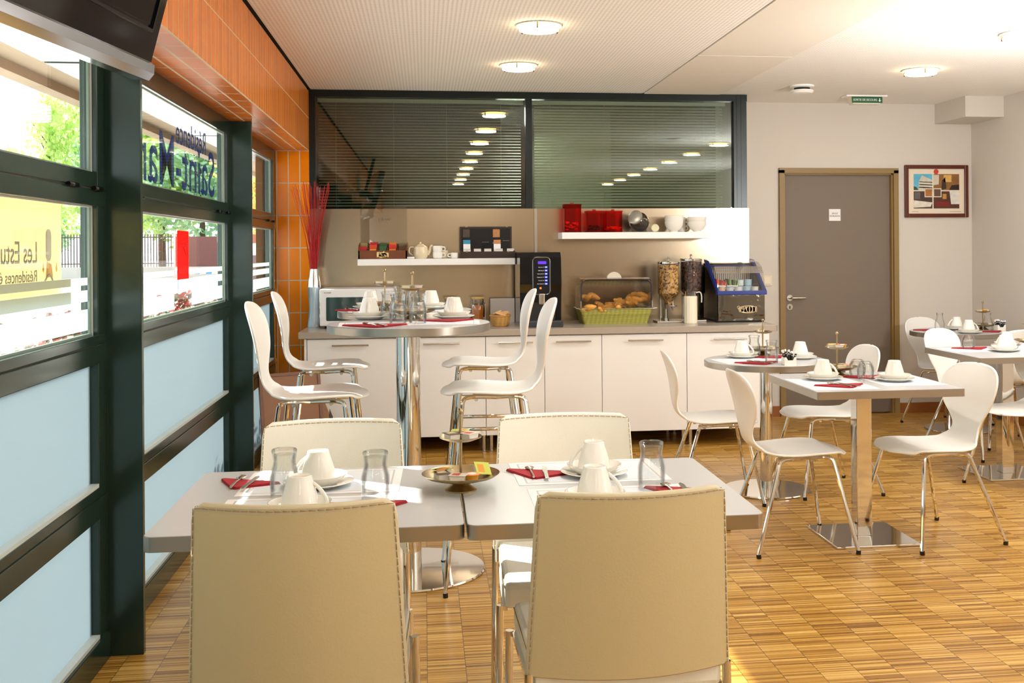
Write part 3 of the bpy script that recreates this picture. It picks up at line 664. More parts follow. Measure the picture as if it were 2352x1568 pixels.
# ---- leather chairs
def leather_chair(back_col, nm, edge=None):
    emat = edge or leather
    def b():
        t = empty('leather_chair')
        k = MB().use(leather); k.box((-.05, -.215, .405), (.405, .215, .475), .014)
        for v in k.bm.verts:
            if v.co.x > .2: v.co.y *= .985
            if v.co.z > .44: v.co.z += .006*max(0, 1-abs(v.co.y)/.2)
        k.build('seat', t)
        k = MB().use(stitch_m).tube([(-.04, -.216, .462), (.39, -.213, .462), (.392, .213, .462), (-.04, .216, .462)], .0013, 5); k.build('seat_seam', t)
        def P(u, v, off=0):   # u across -1..1, v 0..1 up
            hw = .234-.021*v; x = -.035-.050*v - .058*(1-u*u) + .03*(1-v)*0 - off
            return Vector((x, u*hw, .452+.421*v))
        NU, NV = 16, 10; k = MB().use(emat); T = .020; fr = []; bk = []
        for j in range(NV+1):
            for lst, off, m_ in ((fr, -T/2, 0), (bk, T/2, 1)):
                lst.append([k.bm.verts.new(P(-1+2*i/NU, j/NV, off)) for i in range(NU+1)])
        def rnd_corner(lst):
            for i in (0, NU): lst[NV][i].co.z -= .016; lst[NV][i].co.y *= .985
        rnd_corner(fr); rnd_corner(bk)
        for j in range(NV):
            for i in range(NU): k.face([fr[j][i], fr[j][i+1], fr[j+1][i+1], fr[j+1][i]], True)
        for i in range(NU):
            k.face([fr[NV][i], fr[NV][i+1], bk[NV][i+1], bk[NV][i]], True); k.face([fr[0][i], fr[0][i+1], bk[0][i+1], bk[0][i]], True)
        for j in range(NV):
            k.face([fr[j][0], fr[j+1][0], bk[j+1][0], bk[j][0]], True); k.face([fr[j][NU], fr[j+1][NU], bk[j+1][NU], bk[j][NU]], True)
            for i in range(NU): k.face([bk[j][i], bk[j][i+1], bk[j+1][i+1], bk[j+1][i]], True)
        o = k.build('backrest', t); bv = o.modifiers.new('soft', 'BEVEL'); bv.width = .006; bv.segments = 2; bv.limit_method = 'ANGLE'; bv.angle_limit = math.radians(45)
        k = MB().use(back_col); g = []
        for j in range(NV+1): g.append([(k.bm.verts.new(P((-1+2*i/NU)*.955, .012+.945*j/NV, T/2+.0012)), k.bm.verts.new(P((-1+2*i/NU)*.955, .012+.945*j/NV, T/2-.002))) for i in range(NU+1)])
        for j in range(NV):
            for i in range(NU):
                k.face([g[j][i][0], g[j][i+1][0], g[j+1][i+1][0], g[j+1][i][0]], True); k.face([g[j][i][1], g[j][i+1][1], g[j+1][i+1][1], g[j+1][i][1]], True)
        for j in range(NV):
            for i in (0, NU): k.face([g[j][i][0], g[j][i][1], g[j+1][i][1], g[j+1][i][0]])
        for i in range(NU):
            for j in (0, NV): k.face([g[j][i][0], g[j][i][1], g[j][i+1][1], g[j][i+1][0]])
        q = k.build('back_panel', t); q['label'] = nm
        k = MB().use(stitch_m)
        for off in (-T/2-.0008, T/2+.0012):
            edge = [P(-.975, j/24*.97, off) for j in range(25)]+[P(-.975+1.95*i/24, .975, off) for i in range(1, 24)]+[P(.975, .97-j/24*.97, off) for j in range(25)]
            for a, b_ in zip(edge, edge[1:]):
                mid = (a+b_)/2; k.tube([a.lerp(b_, .0), a.lerp(b_, .8)], .0011, 4)
        k.build('stitching', t)
        for sx, sy in ((-1, -1), (-1, 1), (1, -1), (1, 1)):
            x = -.045 if sx < 0 else .375
            MB().use(chrome).tube([(x+sx*.015, sy*.232, .006), (x, sy*.226, .46 if sx < 0 else .41)], .0105, 12).use(dark_pl).tube([(x+sx*.015, sy*.232, 0), (x+sx*.015, sy*.232, .01)], .012, 8).build('leg', t)
        for sy in (-1, 1):
            MB().use(chrome).box((-.03, sy*.205, .395), (.38, sy*.22, .408)).build('seat_rail', t)
            MB().use(chrome).tube([(-.06, sy*.23, .10), (.39, sy*.23, .10)], .005, 6).build('stretcher', t)
        return t
    return b
place('lchair', leather_chair(leather_tan, 'tan leather back panel', mat('tan_cream_leather', (204, 190, 156), .45, bump=.06, bscale=180)), (-.272, 2.43, 0), math.radians(90-2.5), 'tan-backed leather chair in the left foreground, its back to us', 'chair', 'leather chairs in the foreground', scale=(1, 1.0, 1))
place('lchair', None, (.448, 2.43, 0), math.radians(90+1.5), 'tan-backed leather chair in the right foreground, its back to us', 'chair', 'leather chairs in the foreground')
place('lchair2', leather_chair(leather, 'cream leather back panel'), (-.287, 3.385, 0), math.radians(-90+2), 'cream leather chair across the table beside the window, facing us', 'chair', 'cream leather chairs across the table', scale=(1, 1, .985))
place('lchair2', None, (.442, 3.385, 0), math.radians(-90-2), 'cream leather chair across the table on the right, facing us', 'chair', 'cream leather chairs across the table', scale=(1, 1, .985))
# ---- tables
def top_square(w_, d_, z, r=.02, th=.034):
    def b(k1, k2, cx, cy):
        k1.prism(rrect(w_-.004, d_-.004, r, 6, cx, cy), z-th+.002, z); k2.prism(rrect(w_, d_, r+.001, 6, cx, cy), z-th, z-.002)
    return b
def square_table(name, w_, d_, z, base, lb, loc, r=.02):
    t = empty('square_table', loc); tag(t, lb, 'table')
    MB().use(table_white).prism(rrect(w_-.003, d_-.003, r, 6), z-.006, z).build('tabletop', t)
    MB().use(alu).prism(rrect(w_, d_, r, 6), z-.036, z-.0015).build('edge_band', t)
    if base == 'square':
        MB().use(chrome).box((-.0375, -.0375, .012), (.0375, .0375, z-.036), .003).build('column', t)
        MB().use(chrome).box((-.205, -.205, 0), (.205, .205, .012), .003).build('base_plate', t)
    else:
        MB().use(chrome).lathe([(.0275, .01), (.0275, z-.036)], n=28).build('column', t)
        MB().use(chrome).lathe([(.24, 0), (.245, .004), (.24, .010), (.03, .012)], n=48).build('base_plate', t)
    MB().use(dark_mt).box((-.13, -.02, z-.046), (.13, .02, z-.036)).box((-.02, -.13, z-.046), (.02, .13, z-.036)).build('bracket', t)
    return t
square_table('a', .732, .72, .75, 'round', 'left half of the long white table with metal edge, by the window', (-.276, 2.915, 0), .022)
square_table('b', .722, .72, .75, 'round', 'right half of the long white table with metal edge, between leather chairs', (.457, 2.905, 0), .022)
square_table('c', .70, .70, .75, 'square', 'white square table on chrome post and plate in front of the grey door', (2.085, 4.985, 0), .008)
square_table('d', .70, .70, .75, 'square', 'white square table at the right picture edge with chrome post', (3.525, 6.22, 0), .008)
def round_table(R, z, cr, br, lb, loc):
    t = empty('round_table', loc); tag(t, lb, 'table')
    MB().use(table_white).lathe([(.001, z-.006), (R-.002, z-.006), (R-.002, z-.001), (R-.004, z)], n=96).build('tabletop', t)
    MB().use(alu).lathe([(R-.004, z-.036), (R, z-.034), (R, z-.003), (R-.002, z-.0015)], n=96).build('edge_band', t)
    MB().use(chrome).lathe([(cr, .012), (cr, z-.036)], n=40).build('column', t)
    MB().use(chrome).lathe([(br, 0), (br+.004, .005), (br, .011), (cr+.01, .014)], n=72).build('base_plate', t)
    MB().use(dark_mt).lathe([(.10, z-.044), (.10, z-.036)], n=24).build('bracket', t)
round_table(.352, 1.08, .048, .32, 'near tall round white table with metal edge on a thick chrome column', (-.068, 4.76, 0))
round_table(.352, 1.08, .048, .30, 'far tall round white table with metal edge, before the microwave', (-.104, 5.78, 0))
round_table(.352, .75, .036, .245, 'low round white table with metal edge right before the counter', (1.945, 6.02, 0))
round_table(.352, .75, .036, .245, 'low round white table in the far right corner', (4.03, 7.78, 0))
# ================================================================== COUNTER
CF, ZW = 7.42, .847
units = [(-.788, -.190, (-.621, -.378)), (-.190, .412, (-.013, .232)), (.412, .818, (.50, .735)), (.818, 1.220, (.895, 1.14)), (1.220, 1.825, (1.40, 1.65)), (1.825, 2.427, (2.012, 2.255))]
ul = ['white base cabinet at the left end of the counter by the orange tiles', 'white base cabinet behind the chrome column of the tall table', 'narrow white base cabinet below the bread basket', 'narrow white base cabinet below the coffee machine', 'wide white base cabinet below the croissant basket', 'wide white base cabinet at the right end of the counter']
hand = satin
for (a, b, h), lb in zip(units, ul):
    t = empty('base_cabinet', ((a+b)/2, CF, 0)); tag(t, lb, 'cabinet', 'white cabinets under the counter'); w_ = (b-a)/2
    MB().use(white_lam).box((-w_+.001, .02, .119), (w_-.001, .66, .80)).build('carcass', t)
    d = MB().use(white_lam).box((-w_+.002, 0, .119), (w_-.002, .019, .795), .0015).build('door', t)
    x0, x1 = h[0]-(a+b)/2, h[1]-(a+b)/2
    MB().use(hand).tube([(x0, -.03, .755), (x1, -.03, .755)], .0058, 12).tube([(x0+.04, -.03, .755), (x0+.04, 0, .755)], .004, 8).tube([(x1-.04, -.03, .755), (x1-.04, 0, .755)], .004, 8).build('handle', d)
    for sx in (-1, 1):
        for y in (.08, .58):
            MB().use(satin).lathe([(.022, 0), (.022, .006), (.014, .008), (.014, .12)], (sx*(w_-.012 if sx > 0 else w_-.04), y, 0), 16).build('leg', t)
tag(MB().use(white_lam).box((-.806, CF+.004, 0), (-.7895, 8.08, .80)).build('end_panel'), 'white end panel closing the counter at the left', 'panel')
tag(MB().use(dark_mt).box((-.78, 8.13, 0), (2.42, 8.185, .13)).build('cabinet_void_shade'), 'dark sheet standing in for the shade low behind the cabinet feet', 'plinth')  # dark sheet paints the shade of the open void under the cabinets
tag(MB().use(mat('taupe_worktop', (172, 160, 146), .22, var=.04, vscale=60)).box((-.842, 7.40, .803), (2.475, 8.188, ZW), .002).build('worktop'), 'continuous taupe worktop running along the counter', 'worktop')
MB().use(alu)
tag(MB().use(alu).box((2.476, 7.40, .803), (2.480, 8.1, ZW)).build('worktop_end_strip'), 'bright metal strip capping the right end of the worktop', 'edge strip')
st = steel_mat()
tag(MB().use(st).box((-.842, 8.176, ZW+.001), (.828, 8.190, 1.703)).build('steel_splashback'), 'left sheet of the brushed steel splashback behind the tea shelf', 'splashback')
tag(MB().use(st).box((.852, 8.176, ZW+.001), (2.513, 8.190, 1.703)).build('steel_splashback'), 'right sheet of the brushed steel splashback behind the upper shelf', 'splashback')
tag(MB().use(alu).box((.829, 8.170, ZW+.001), (.851, 8.190, 1.703)).build('joint_strip'), 'bright vertical strip joining the two splashback sheets', 'trim strip')
def shelf(x0, x1, z0, z1, lb):
    tag(MB().use(white_lam).box((x0, 7.93, z0), (x1, 8.1755, z1), .002).build('wall_shelf'), lb, 'shelf')
shelf(-.481, .66, 1.283, 1.330, 'lower white floating shelf carrying the tea boxes')
shelf(1.011, 2.143, 1.468, 1.517, 'upper white floating shelf carrying the red canisters')
S1, S2 = 1.3305, 1.5175
# ---- tea box with clear lid
p = PY(823, 593, 7.96).x; q = PY(935, 593, 7.96).x; w_ = q-p
t = empty('tea_box', (p, 7.95, S1)); tag(t, 'brown wooden tea box with clear raised lid on the left shelf', 'tea box')
wood = mat('brown_wood', (112, 60, 30), .35, var=.1, vscale=20)
k = MB().use(wood).box((0, 0, 0), (w_, .012, .062)).box((0, .17, 0), (w_, .182, .11)).box((0, .012, 0), (w_, .17, .01)).box((0, .09, .01), (w_, .096, .075))
for x in (0, w_-.01): k.prism([(.0, 0), (.182, 0), (.182, .12), (.06, .105), (.02, .085), (0, .06)], x, x+.01, 'YZ')
for i in range(1, 5): k.box((i*w_/5-.002, .012, .01), (i*w_/5+.002, .17, .08))
k.build('body', t)
k = MB().use(acryl).box((.006, .176, .11), (w_-.002, .179, .385)); k.build('lid', t)
gold = mat('gold_print', (230, 204, 140), .4)
k = MB().use(gold).tube([(w_/2+a, -.001, .032+b) for a, b in [(-.042, -.010), (0, -.017), (.042, -.010), (.042, .010), (0, .017), (-.042, .010)]], .0018, 5, closed=True)
k.mesh(text_mesh('Lipton', .026, .0005, 'CENTER', .01), frame_mat((w_/2, -.0012, .023), (1, 0, 0), (0, 0, 1))); k.build('emblem', t)
k = MB().use(mat('etched_print', (150, 140, 122), .5)).mesh(text_mesh('Lipton', .034, .0004), frame_mat((w_*.52, .1805, .30), (1, 0, 0), (0, 0, -1))); k.build('lid_print', t)
def tea_packet(c1, c2):
    def b():
        t = empty('tea_packet'); MB().use(mat('tea_%s' % str(c1), c1, .4)).box((-.026, 0, .03), (.026, .018, .062), .002).build('sachets', t)
        MB().use(mat('tea_%s' % str(c2), c2, .4)).box((-.026, -.0005, 0), (.026, .0185, .030), .002).build('wrapper', t); return t
    return b
cols = [((178, 30, 40), (196, 60, 40), 'red'), ((206, 64, 30), (232, 168, 60), 'orange topped'), ((48, 96, 52), (190, 176, 70), 'green'), ((196, 40, 36), (226, 140, 40), 'red and orange'), ((86, 46, 26), (150, 90, 50), 'brown')]
for i, (a, b, nm) in enumerate(cols):
    place('tp%d' % i, tea_packet(a, b), (p+w_*(i+.5)/5, 7.95+.03, S1+.030+(.012 if i in (1, 3) else 0)), 0, '%s bundle of tea sachets in the front row of the tea box' % nm, 'tea sachets', 'tea sachets in the wooden box')
bk2 = [((150, 140, 90), 'olive'), ((180, 34, 30), 'dark red'), ((60, 90, 50), 'deep green'), ((214, 120, 40), 'amber'), ((120, 116, 80), 'grey green')]
for i, (a, nm) in enumerate(bk2):
    place('tq%d' % i, tea_packet(a, a), (p+w_*(i+.5)/5, 7.95+.115, S1+.055+(.006*(i % 2))), 0, '%s bundle of tea sachets in the back row of the tea box' % nm, 'tea sachets', 'tea sachets in the wooden box')
# ---- white card, teapot, mugs, cup
c = PY(943, 590, 7.99); tag(MB().use(paper_m).box((-.03, 0, 0), (.028, .03, .014), .002).build('white_packet', None, (c.x, 7.97, S1)), 'small white packet beside the tea box', 'packet')
c = PY(966, 592, 8.0).x; t = empty('teapot', (c, 8.02, S1)); tag(t, 'small cream teapot with spout on the lower shelf', 'teapot')
cream = mat('cream_ceramic', (226, 210, 176), .15, coat=.4)
MB().use(cream).lathe([(.044, 0), (.056, .02), (.058, .05), (.052, .085), (.03, .098), (.026, .10)], n=28).build('body', t)
MB().use(cream).lathe([(.03, .098), (.022, .106), (.006, .110), (.009, .118), (.001, .124)], n=20).build('lid', t)
MB().use(cream).tube(smooth_path([(.05, 0, .03), (.066, 0, .055), (.074, 0, .085), (.088, 0, .10)], 4), [.016-.0007*i for i in range(13)], 10).build('spout', t)
MB().use(cream).tube(smooth_path([(-.05, 0, .085), (-.078, 0, .08), (-.082, 0, .045), (-.05, 0, .02)], 4), .006, 8).build('handle', t)
def mug(r=.032, h=.05, nm='mug'):
    def b():
        t = empty(nm); MB().use(cup_m).lathe([(r*.75, 0), (r*.92, .004), (r, h*.5), (r, h), (r-.003, h), (r-.004, h*.3), (.001, .006)], n=24, cap=False).build('body', t)
        MB().use(cup_m).tube(smooth_path([(r-.001, 0, h*.82), (r+.018, 0, h*.75), (r+.018, 0, h*.35), (r-.001, 0, h*.25)], 4), .004, 8).build('handle', t); return t
    return b
c = PY(1005, 592, 8.0).x
place('mug', mug(.036, .048), (c, 8.0, S1), -.15, 'lower white mug of the stacked pair on the tea shelf', 'mug', 'stacked mugs on the tea shelf')
place('mug', None, (c, 8.0, S1+.045), .1, 'upper white mug of the stacked pair on the tea shelf', 'mug', 'stacked mugs on the tea shelf')
tag(MB().use(cream).lathe([(.03, 0), (.036, .004), (.036, .06), (.033, .06), (.032, .008)], n=24).build('cream_jar', None, (c+.045, 8.08, S1)), 'cream jar standing behind the stacked mugs', 'jar')
t = place('smug', mug(.028, .042), (PY(1044, 592, 8.0).x, 7.99, S1), PI, 'single small white cup beside the dark tea chest', 'cup')
# ---- dark chest
p = PY(1058, 592, 7.96).x; q = PY(1183, 592, 7.96).x; w_ = q-p
t = empty('tea_chest', (p, 7.95, S1)); tag(t, 'open dark wooden tea chest with upright lid on the shelf', 'tea chest')
dw = mat('dark_wenge', (44, 28, 22), .35)
k = MB().use(dw).box((0, 0, 0), (w_, .15, .012)).box((0, 0, .012), (w_, .012, .05)).box((0, .138, .012), (w_, .15, .055)).box((0, .012, .012), (.012, .138, .055)).box((w_-.012, .012, .012), (w_, .138, .055)); k.build('box', t)
k = MB().use(dw).box((0, .152, .05), (w_-.012, .166, .235)).use(mat('chest_lining', (24, 18, 16), .8)).box((.012, .1515, .062), (w_-.024, .153, .222)).use(mat('grey_logo', (140, 130, 120), .5)).prism([(.60*w_, .11), (.67*w_, .105), (.68*w_, .135)], .1505, .1516, 'XZ').box((.41*w_, .1505, .118), (.54*w_, .1516, .121)).box((.80*w_, .1505, .128), (.92*w_, .1516, .131)); k.build('lid', t)
k = MB().use(brass)
for x in (.10*w_, .86*w_): k.box((x, .146, .232), (x+.016, .168, .242)).box((x, -.003, .045), (x+.014, 0, .055))
k.build('clasps', t)
def card(c1, h=.05, nm='sachet'):
    def b(): return MB().use(paper_m).box((-.026, 0, 0), (.026, .006, h), .001).use(mat('print%s' % str(c1), c1, .5)).box((-.026, -.0006, h*.75), (.026, -.0001, h)).build(nm)
    return b
for i, f in enumerate((.12, .31, .50, .71, .92)):
    place('sach', card((206, 200, 190), .055), (p+w_*f-.004*0, 7.95+.02, S1+.015), 0, 'small white sachet in the chest, place %s from the left' % ('one', 'two', 'three', 'four', 'five')[i], 'sachet', 'white sachets in the dark chest')
place('tall1', card((40, 140, 170), .12), (p+w_*.12, 7.95+.060, S1+.015), 0, 'tall white sachet with turquoise top in the chest', 'sachet')
place('tall2', card((190, 130, 80), .12), (p+w_*.68, 7.95+.060, S1+.015), 0, 'tall white sachet with brown top in the chest', 'sachet')
for i, (f, cc) in enumerate(((.12, (70, 56, 44)), (.68, (176, 120, 70)))):
    tag(MB().use(mat('pict%d' % i, cc, .5, var=.4, vscale=60)).box((p+w_*f-.026, 8.096, S1+.155), (p+w_*f+.026, 8.1005, S1+.215)).build('picture_card'), '%s picture card inside the chest lid' % ('dark brown', 'golden brown')[i], 'card')
# ---- red canisters
def canister(w_, h):
    def b():
        t = empty('red_canister')
        k = MB().use(red_ac); k.box((-w_/2, -w_/2, 0), (w_/2, w_/2, .004)); 
        for s_ in (-1, 1): k.box((s_*w_/2, -w_/2, 0), (s_*(w_/2-.004), w_/2, h)); k.box((-w_/2, s_*w_/2, 0), (w_/2, s_*(w_/2-.004), h))
        k.build('body', t)
        MB().use(red_ac).box((-w_/2-.003, -w_/2-.003, h), (w_/2+.003, w_/2+.003, h+.006)).use(mat('red_plastic', (150, 14, 10), .2)).box((-.012, -.01, h+.006), (.012, .01, h+.018), .002).build('lid', t)
        return t
    return b
cc = [(1315, .125, .205, 'tall red see-through canister at the left of the upper shelf'), (1366, .125, .155, 'short red see-through canister with dark contents, middle of three'), (1409, .125, .155, 'short red see-through canister with pale sticks, beside the tilted jar')]
rnd = random.Random(3)
for i, (px_, w_, h, lb) in enumerate(cc):
    x = PY(px_, 530, 8.0).x
    place('can%d' % min(i, 1), canister(w_, h), (x, 8.03, S2), 0, lb, 'canister', 'red canisters on the upper shelf')
    k = MB().use(mat(('wrap_pink', 'wrap_black', 'wrap_rose')[i], ((250, 120, 110), (20, 8, 8), (250, 130, 120))[i], .5)); 
    for j in range((16, 20, 12)[i]):
        c = Vector((rnd.uniform(-.042, .042), rnd.uniform(-.042, .042), .018+rnd.uniform(0, (.06, .035, .02)[i]))); s_ = (.011, .010, .024)[i]
        k.box(c-Vector((s_, .008, .004)), c+Vector((s_, .008, .004)), .001, rot=Matrix.Rotation(rnd.uniform(0, 3), 3, 'Z') @ Matrix.Rotation(rnd.uniform(-.4, .4), 3, 'X'))
    o = k.build('wrapped_sweets', None, (x, 8.03, S2+.002)); tag(o, ('pale wrapped sugar pieces heaped in the tall red canister', 'dark wrapped pieces heaped in the middle red canister', 'pale sticks heaped in the right red canister')[i], 'sweets', None, 'stuff')
# ---- tilted glass jar with dark grain
x = PY(1466, 530, 8.0).x; t = empty('storage_jar', (x+.005, 8.0, S2+.078)); tag(t, 'tilted round glass jar with grey metal lid and dark contents', 'jar')
R = Matrix.Rotation(math.radians(62), 3, 'X') @ Matrix.Identity(3); R = Matrix.Rotation(math.radians(-38), 3, 'Z') @ R
MB().use(thin_glass('jar_glass', (.93, .94, .93), .05, .9)).lathe([(.035, -.06), (.060, -.05), (.074, -.015), (.072, .02), (.055, .05), (.048, .058)], n=32, rot=R, cap=False).lathe([(.001, -.06), (.035, -.06)], n=32, rot=R, cap=False).build('body', t)
MB().use(mat('grey_lid', (176, 172, 160), .35, .7)).lathe([(.054, .056), (.056, .060), (.056, .078), (.046, .084), (.001, .083)], n=32, rot=R).build('lid', t)
k = MB().use(satin).tube(smooth_path([R @ Vector((.05, 0, .05)), R @ Vector((.082, 0, .03)), R @ Vector((.08, 0, -.03))], 4), .0025, 6); k.build('clip', t)
k = MB().use(mat('dark_grains', (46, 32, 24), .7, var=.6, vscale=200)); k.sphere((0, 0, -.018), .066, 1, 1, .80, 20); k.build('coffee_grains', t)
x = PY(1507, 530, 7.98).x; t = empty('small_jar', (x, 8.0, S2+.026)); tag(t, 'small lying glass jar with round white lid beside the bowls', 'jar')
R = Matrix.Rotation(math.radians(-78), 3, 'Z') @ Matrix.Rotation(math.radians(82), 3, 'X'); R = Matrix.Rotation(math.radians(60), 3, 'Z') @ R
MB().use(MATS['jar_glass']).lathe([(.001, -.05), (.022, -.05), (.025, -.045), (.025, .02), (.02, .025)], n=24, rot=R, cap=False).build('body', t)
MB().use(mat('cream_lid', (226, 216, 180), .3)).lathe([(.028, .022), (.030, .026), (.030, .036), (.026, .040), (.016, .038), (.001, .037)], n=24, rot=R).build('lid', t)
# ---- bowls/cups on the shelf
def bowl(): 
    return MB().use(cup_m).lathe([(.028, 0), (.030, .006), (.052, .022), (.068, .05), (.072, .078), (.069, .078), (.064, .05), (.045, .024), (.001, .014)], n=36).build('breakfast_bowl')
for j, (px_, nm) in enumerate(((1548, 'left'), (1601, 'right'))):
    x = PY(px_, 530, 8.0).x; n3 = 3 if j == 0 else 2
    for i in range(n3):
        place('bowl', bowl, (x+(.001*i), 8.0, S2+.0305*i*(.75 if j == 0 else 1.15)), 0, ('bottom', 'middle', 'top')[i if n3 == 3 or i == 0 else 2] + ' white bowl of the %s stack on the upper shelf' % nm, 'bowl', 'white bowls on the upper shelf')
x = PY(1567, 530, 8.05).x
for i in range(3):
    place('shelfmug', mug(.036, .052), (x, 8.10, S2+.032*i), .1, ('bottom', 'middle', 'top')[i]+' handled cup stacked behind the left bowls on the upper shelf', 'cup', 'cups behind the bowls')
# ================================================================== ON THE WORKTOP
# vase with red sticks
t = empty('metal_vase', (-.790, 7.95, ZW)); tag(t, 'tall hammered silver vase at the left end of the worktop', 'vase')
MB().use(mat('ribbed_silver', (214, 220, 226), .32, .85, bump=.5, bscale=1, stretch=(90, 90, 4))).lathe([(.050, 0), (.050, .01), (.042, .07), (.036, .13), (.038, .18), (.045, .24), (.048, .285)], n=36).build('ribbed_body', t)
MB().use(mat('polished_silver', (232, 232, 232), .12, 1)).lathe([(.048, .285), (.044, .33), (.034, .38), (.030, .415), (.028, .415), (.03, .38)], n=36, cap=False).build('neck', t)
rnd = random.Random(11)
red_s = mat('red_stick', (178, 16, 20), .45)
for i in range(56):
    a = rnd.gauss(.06, .36); b = rnd.gauss(0, .22); L = rnd.uniform(.80, .92)
    fx = -.790+rnd.uniform(-.018, .018); fy = 7.95+rnd.uniform(-.018, .018); tx = -.815+.145*max(-1.0, min(.95, a*1.5)); ty = 7.95+.10*max(-1, min(1, b))
    zt = 1.20+rnd.uniform(.64, .70)-(abs(tx+.8)*.12)
    o = MB().use(red_s).tube(smooth_path([(0, 0, 0), ((tx-fx)*.35, (ty-fy)*.35, (zt-1.16)*.5), (tx-fx, ty-fy, zt-1.16)], 3), [.0021]*4+[.0013]*3, 5).build('red_stick', None, (fx, fy, 1.16))
    tag(o, 'thin red decorative stick fanning out of the silver vase', 'decorative stick', 'red sticks in the silver vase')
# microwave
t = empty('microwave', (-.728, 7.69, ZW)); tag(t, 'white microwave oven behind the tall tables', 'microwave')
mw = mat('white_enamel', (232, 230, 228), .3)
MB().use(mw).box((0, .012, .018), (.52, .42, .278), .008).build('body', t)
d = MB().use(mw).box((0, 0, .020), (.385, .014, .276), .006).build('door', t)
MB().use(mat('oven_glass', (54, 72, 70), .06, coat=1)).prism(rrect(.30, .165, .008, 4, .195, .138), -.0015, .002, 'XZ').build('door_window', d)
MB().use(mw).box((.388, 0, .020), (.52, .014, .276), .006).build('control_panel', t)
MB().use(mat('grey_lettering', (90, 92, 96), .5)).mesh(text_mesh('SHARP', .013, .0003), frame_mat((.055, -.0006, .248), (1.3, 0, 0), (0, 0, 1))).build('brand_plate', t)
for x in (.04, .48):
    for y in (.05, .38): MB().use(dark_mt).lathe([(.012, 0), (.012, .02)], (x, y, 0), 12).build('foot', t)
# honey jars
def honey():
    t = empty('drink_jar'); g = thin_glass('jar_glass2', (.95, .95, .93), .05, .9)
    MB().use(g).lathe([(.001, 0), (.052, 0), (.056, .006), (.056, .14), (.05, .152), (.047, .155), (.047, .185), (.05, .188)], n=32, cap=False).build('glass_body', t)
    MB().use(mat('amber_drink', (190, 108, 24), .15, coat=.6)).lathe([(.001, .004), (.05, .004), (.0535, .01), (.0535, .135), (.001, .135)], n=32, cap=False).build('amber_drink', t)
    MB().use(mat('amber_lid', (206, 170, 96), .3)).lathe([(.049, .182), (.051, .184), (.051, .196), (.001, .198)], n=32).build('lid', t)
    MB().use(g).tube(smooth_path([(-.055, 0, .13), (-.075, 0, .12), (-.075, 0, .07), (-.055, 0, .055)], 4), .005, 8).build('handle', t); return t
place('honey', honey, (PZ(1100, 742, ZW+.01).x, 7.99, ZW), 0, 'amber drink jar beside the bread basket', 'drink jar', 'amber jars on the worktop')
place('honey', None, (PY(1036, 742, 8.02).x, 8.02, ZW), 0, 'amber drink jar half hidden behind the cups of the tall table', 'drink jar', 'amber jars on the worktop')
tag(MB().use(mat('card_grey', (206, 196, 186), .6)).box((.484, 8.08, ZW), (.668, 8.095, 1.028), .003).build('blank_board'), 'blank pale board leaning on the splashback behind the bread basket', 'board')
def wicker(col, nm, ribs=(40, 9, 1)):
    if nm in MATS: return MATS[nm]
    M = mat(nm, col, .6); g = NT(M); b = M.node_tree.nodes['Principled BSDF']; tc = g.n('ShaderNodeTexCoord'); sp = g.n('ShaderNodeSeparateXYZ'); g.l(tc.outputs['Object'], sp.inputs[0])
    if ribs != 1: pass
    zz = g.math('SINE', g.math('MULTIPLY', sp.outputs[2], 900.0)); xx = g.math('SINE', g.math('MULTIPLY', g.math('ADD', sp.outputs[0], g.math('MULTIPLY', sp.outputs[1], .6)), 190.0))
    f = g.math('MULTIPLY', g.math('ADD', zz, g.math('MULTIPLY', xx, .45)), .3); f2 = g.math('ADD', f, .5)
    c = srgb(*col); mx = g.n('ShaderNodeMix', data_type='RGBA'); g.l(f2, mx.inputs[0]); mx.inputs[6].default_value = (c[0]*.5, c[1]*.5, c[2]*.45, 1); mx.inputs[7].default_value = (min(1, c[0]*1.35), min(1, c[1]*1.35), c[2]*1.3, 1)
    g.l(mx.outputs[2], b.inputs['Base Color']); bp = g.n('ShaderNodeBump'); bp.inputs['Strength'].default_value = .6; bp.inputs['Distance'].default_value = .004; g.l(f2, bp.inputs['Height']); g.l(bp.outputs[0], b.inputs['Normal']); return M
# bread basket
t = empty('bread_basket', (.532, 7.69, ZW)); tag(t, 'small round wicker basket left of the coffee machine', 'basket')
MB().use(wicker((206, 156, 82), 'straw_wicker')).lathe([(.001, .002), (.055, .002), (.062, .01), (.074, .075), (.071, .076), (.06, .014), (.001, .01)], n=36).build('bowl', t)
MB().use(mat('straw_rim', (196, 142, 74), .6, bump=.5, bscale=120)).tube([(.074*math.cos(a*PI/14), .074*math.sin(a*PI/14), .077) for a in range(28)], .005, 8, closed=True).build('rim', t)
rnd = random.Random(5)
for i in range(9):
    a = i*2.4; r = .012+.038*(i/9)
    o = MB().use(mat('rusk_wrap', (216, 170, 116), .3, var=.3, vscale=60)).box((-.030, -.018, -.006), (.030, .018, .006), .003).build('wrapped_rusk', None, (.532+r*math.cos(a), 7.69+r*math.sin(a), ZW+.078+.014*(1-i/9)+.004*(i % 2)))
    o.rotation_euler = (rnd.uniform(-.6, .6), rnd.uniform(-.6, .6), rnd.uniform(0, 3)); tag(o, 'small wrapped rusk in the round wicker basket', 'wrapped rusk', 'wrapped rusks in the wicker basket')
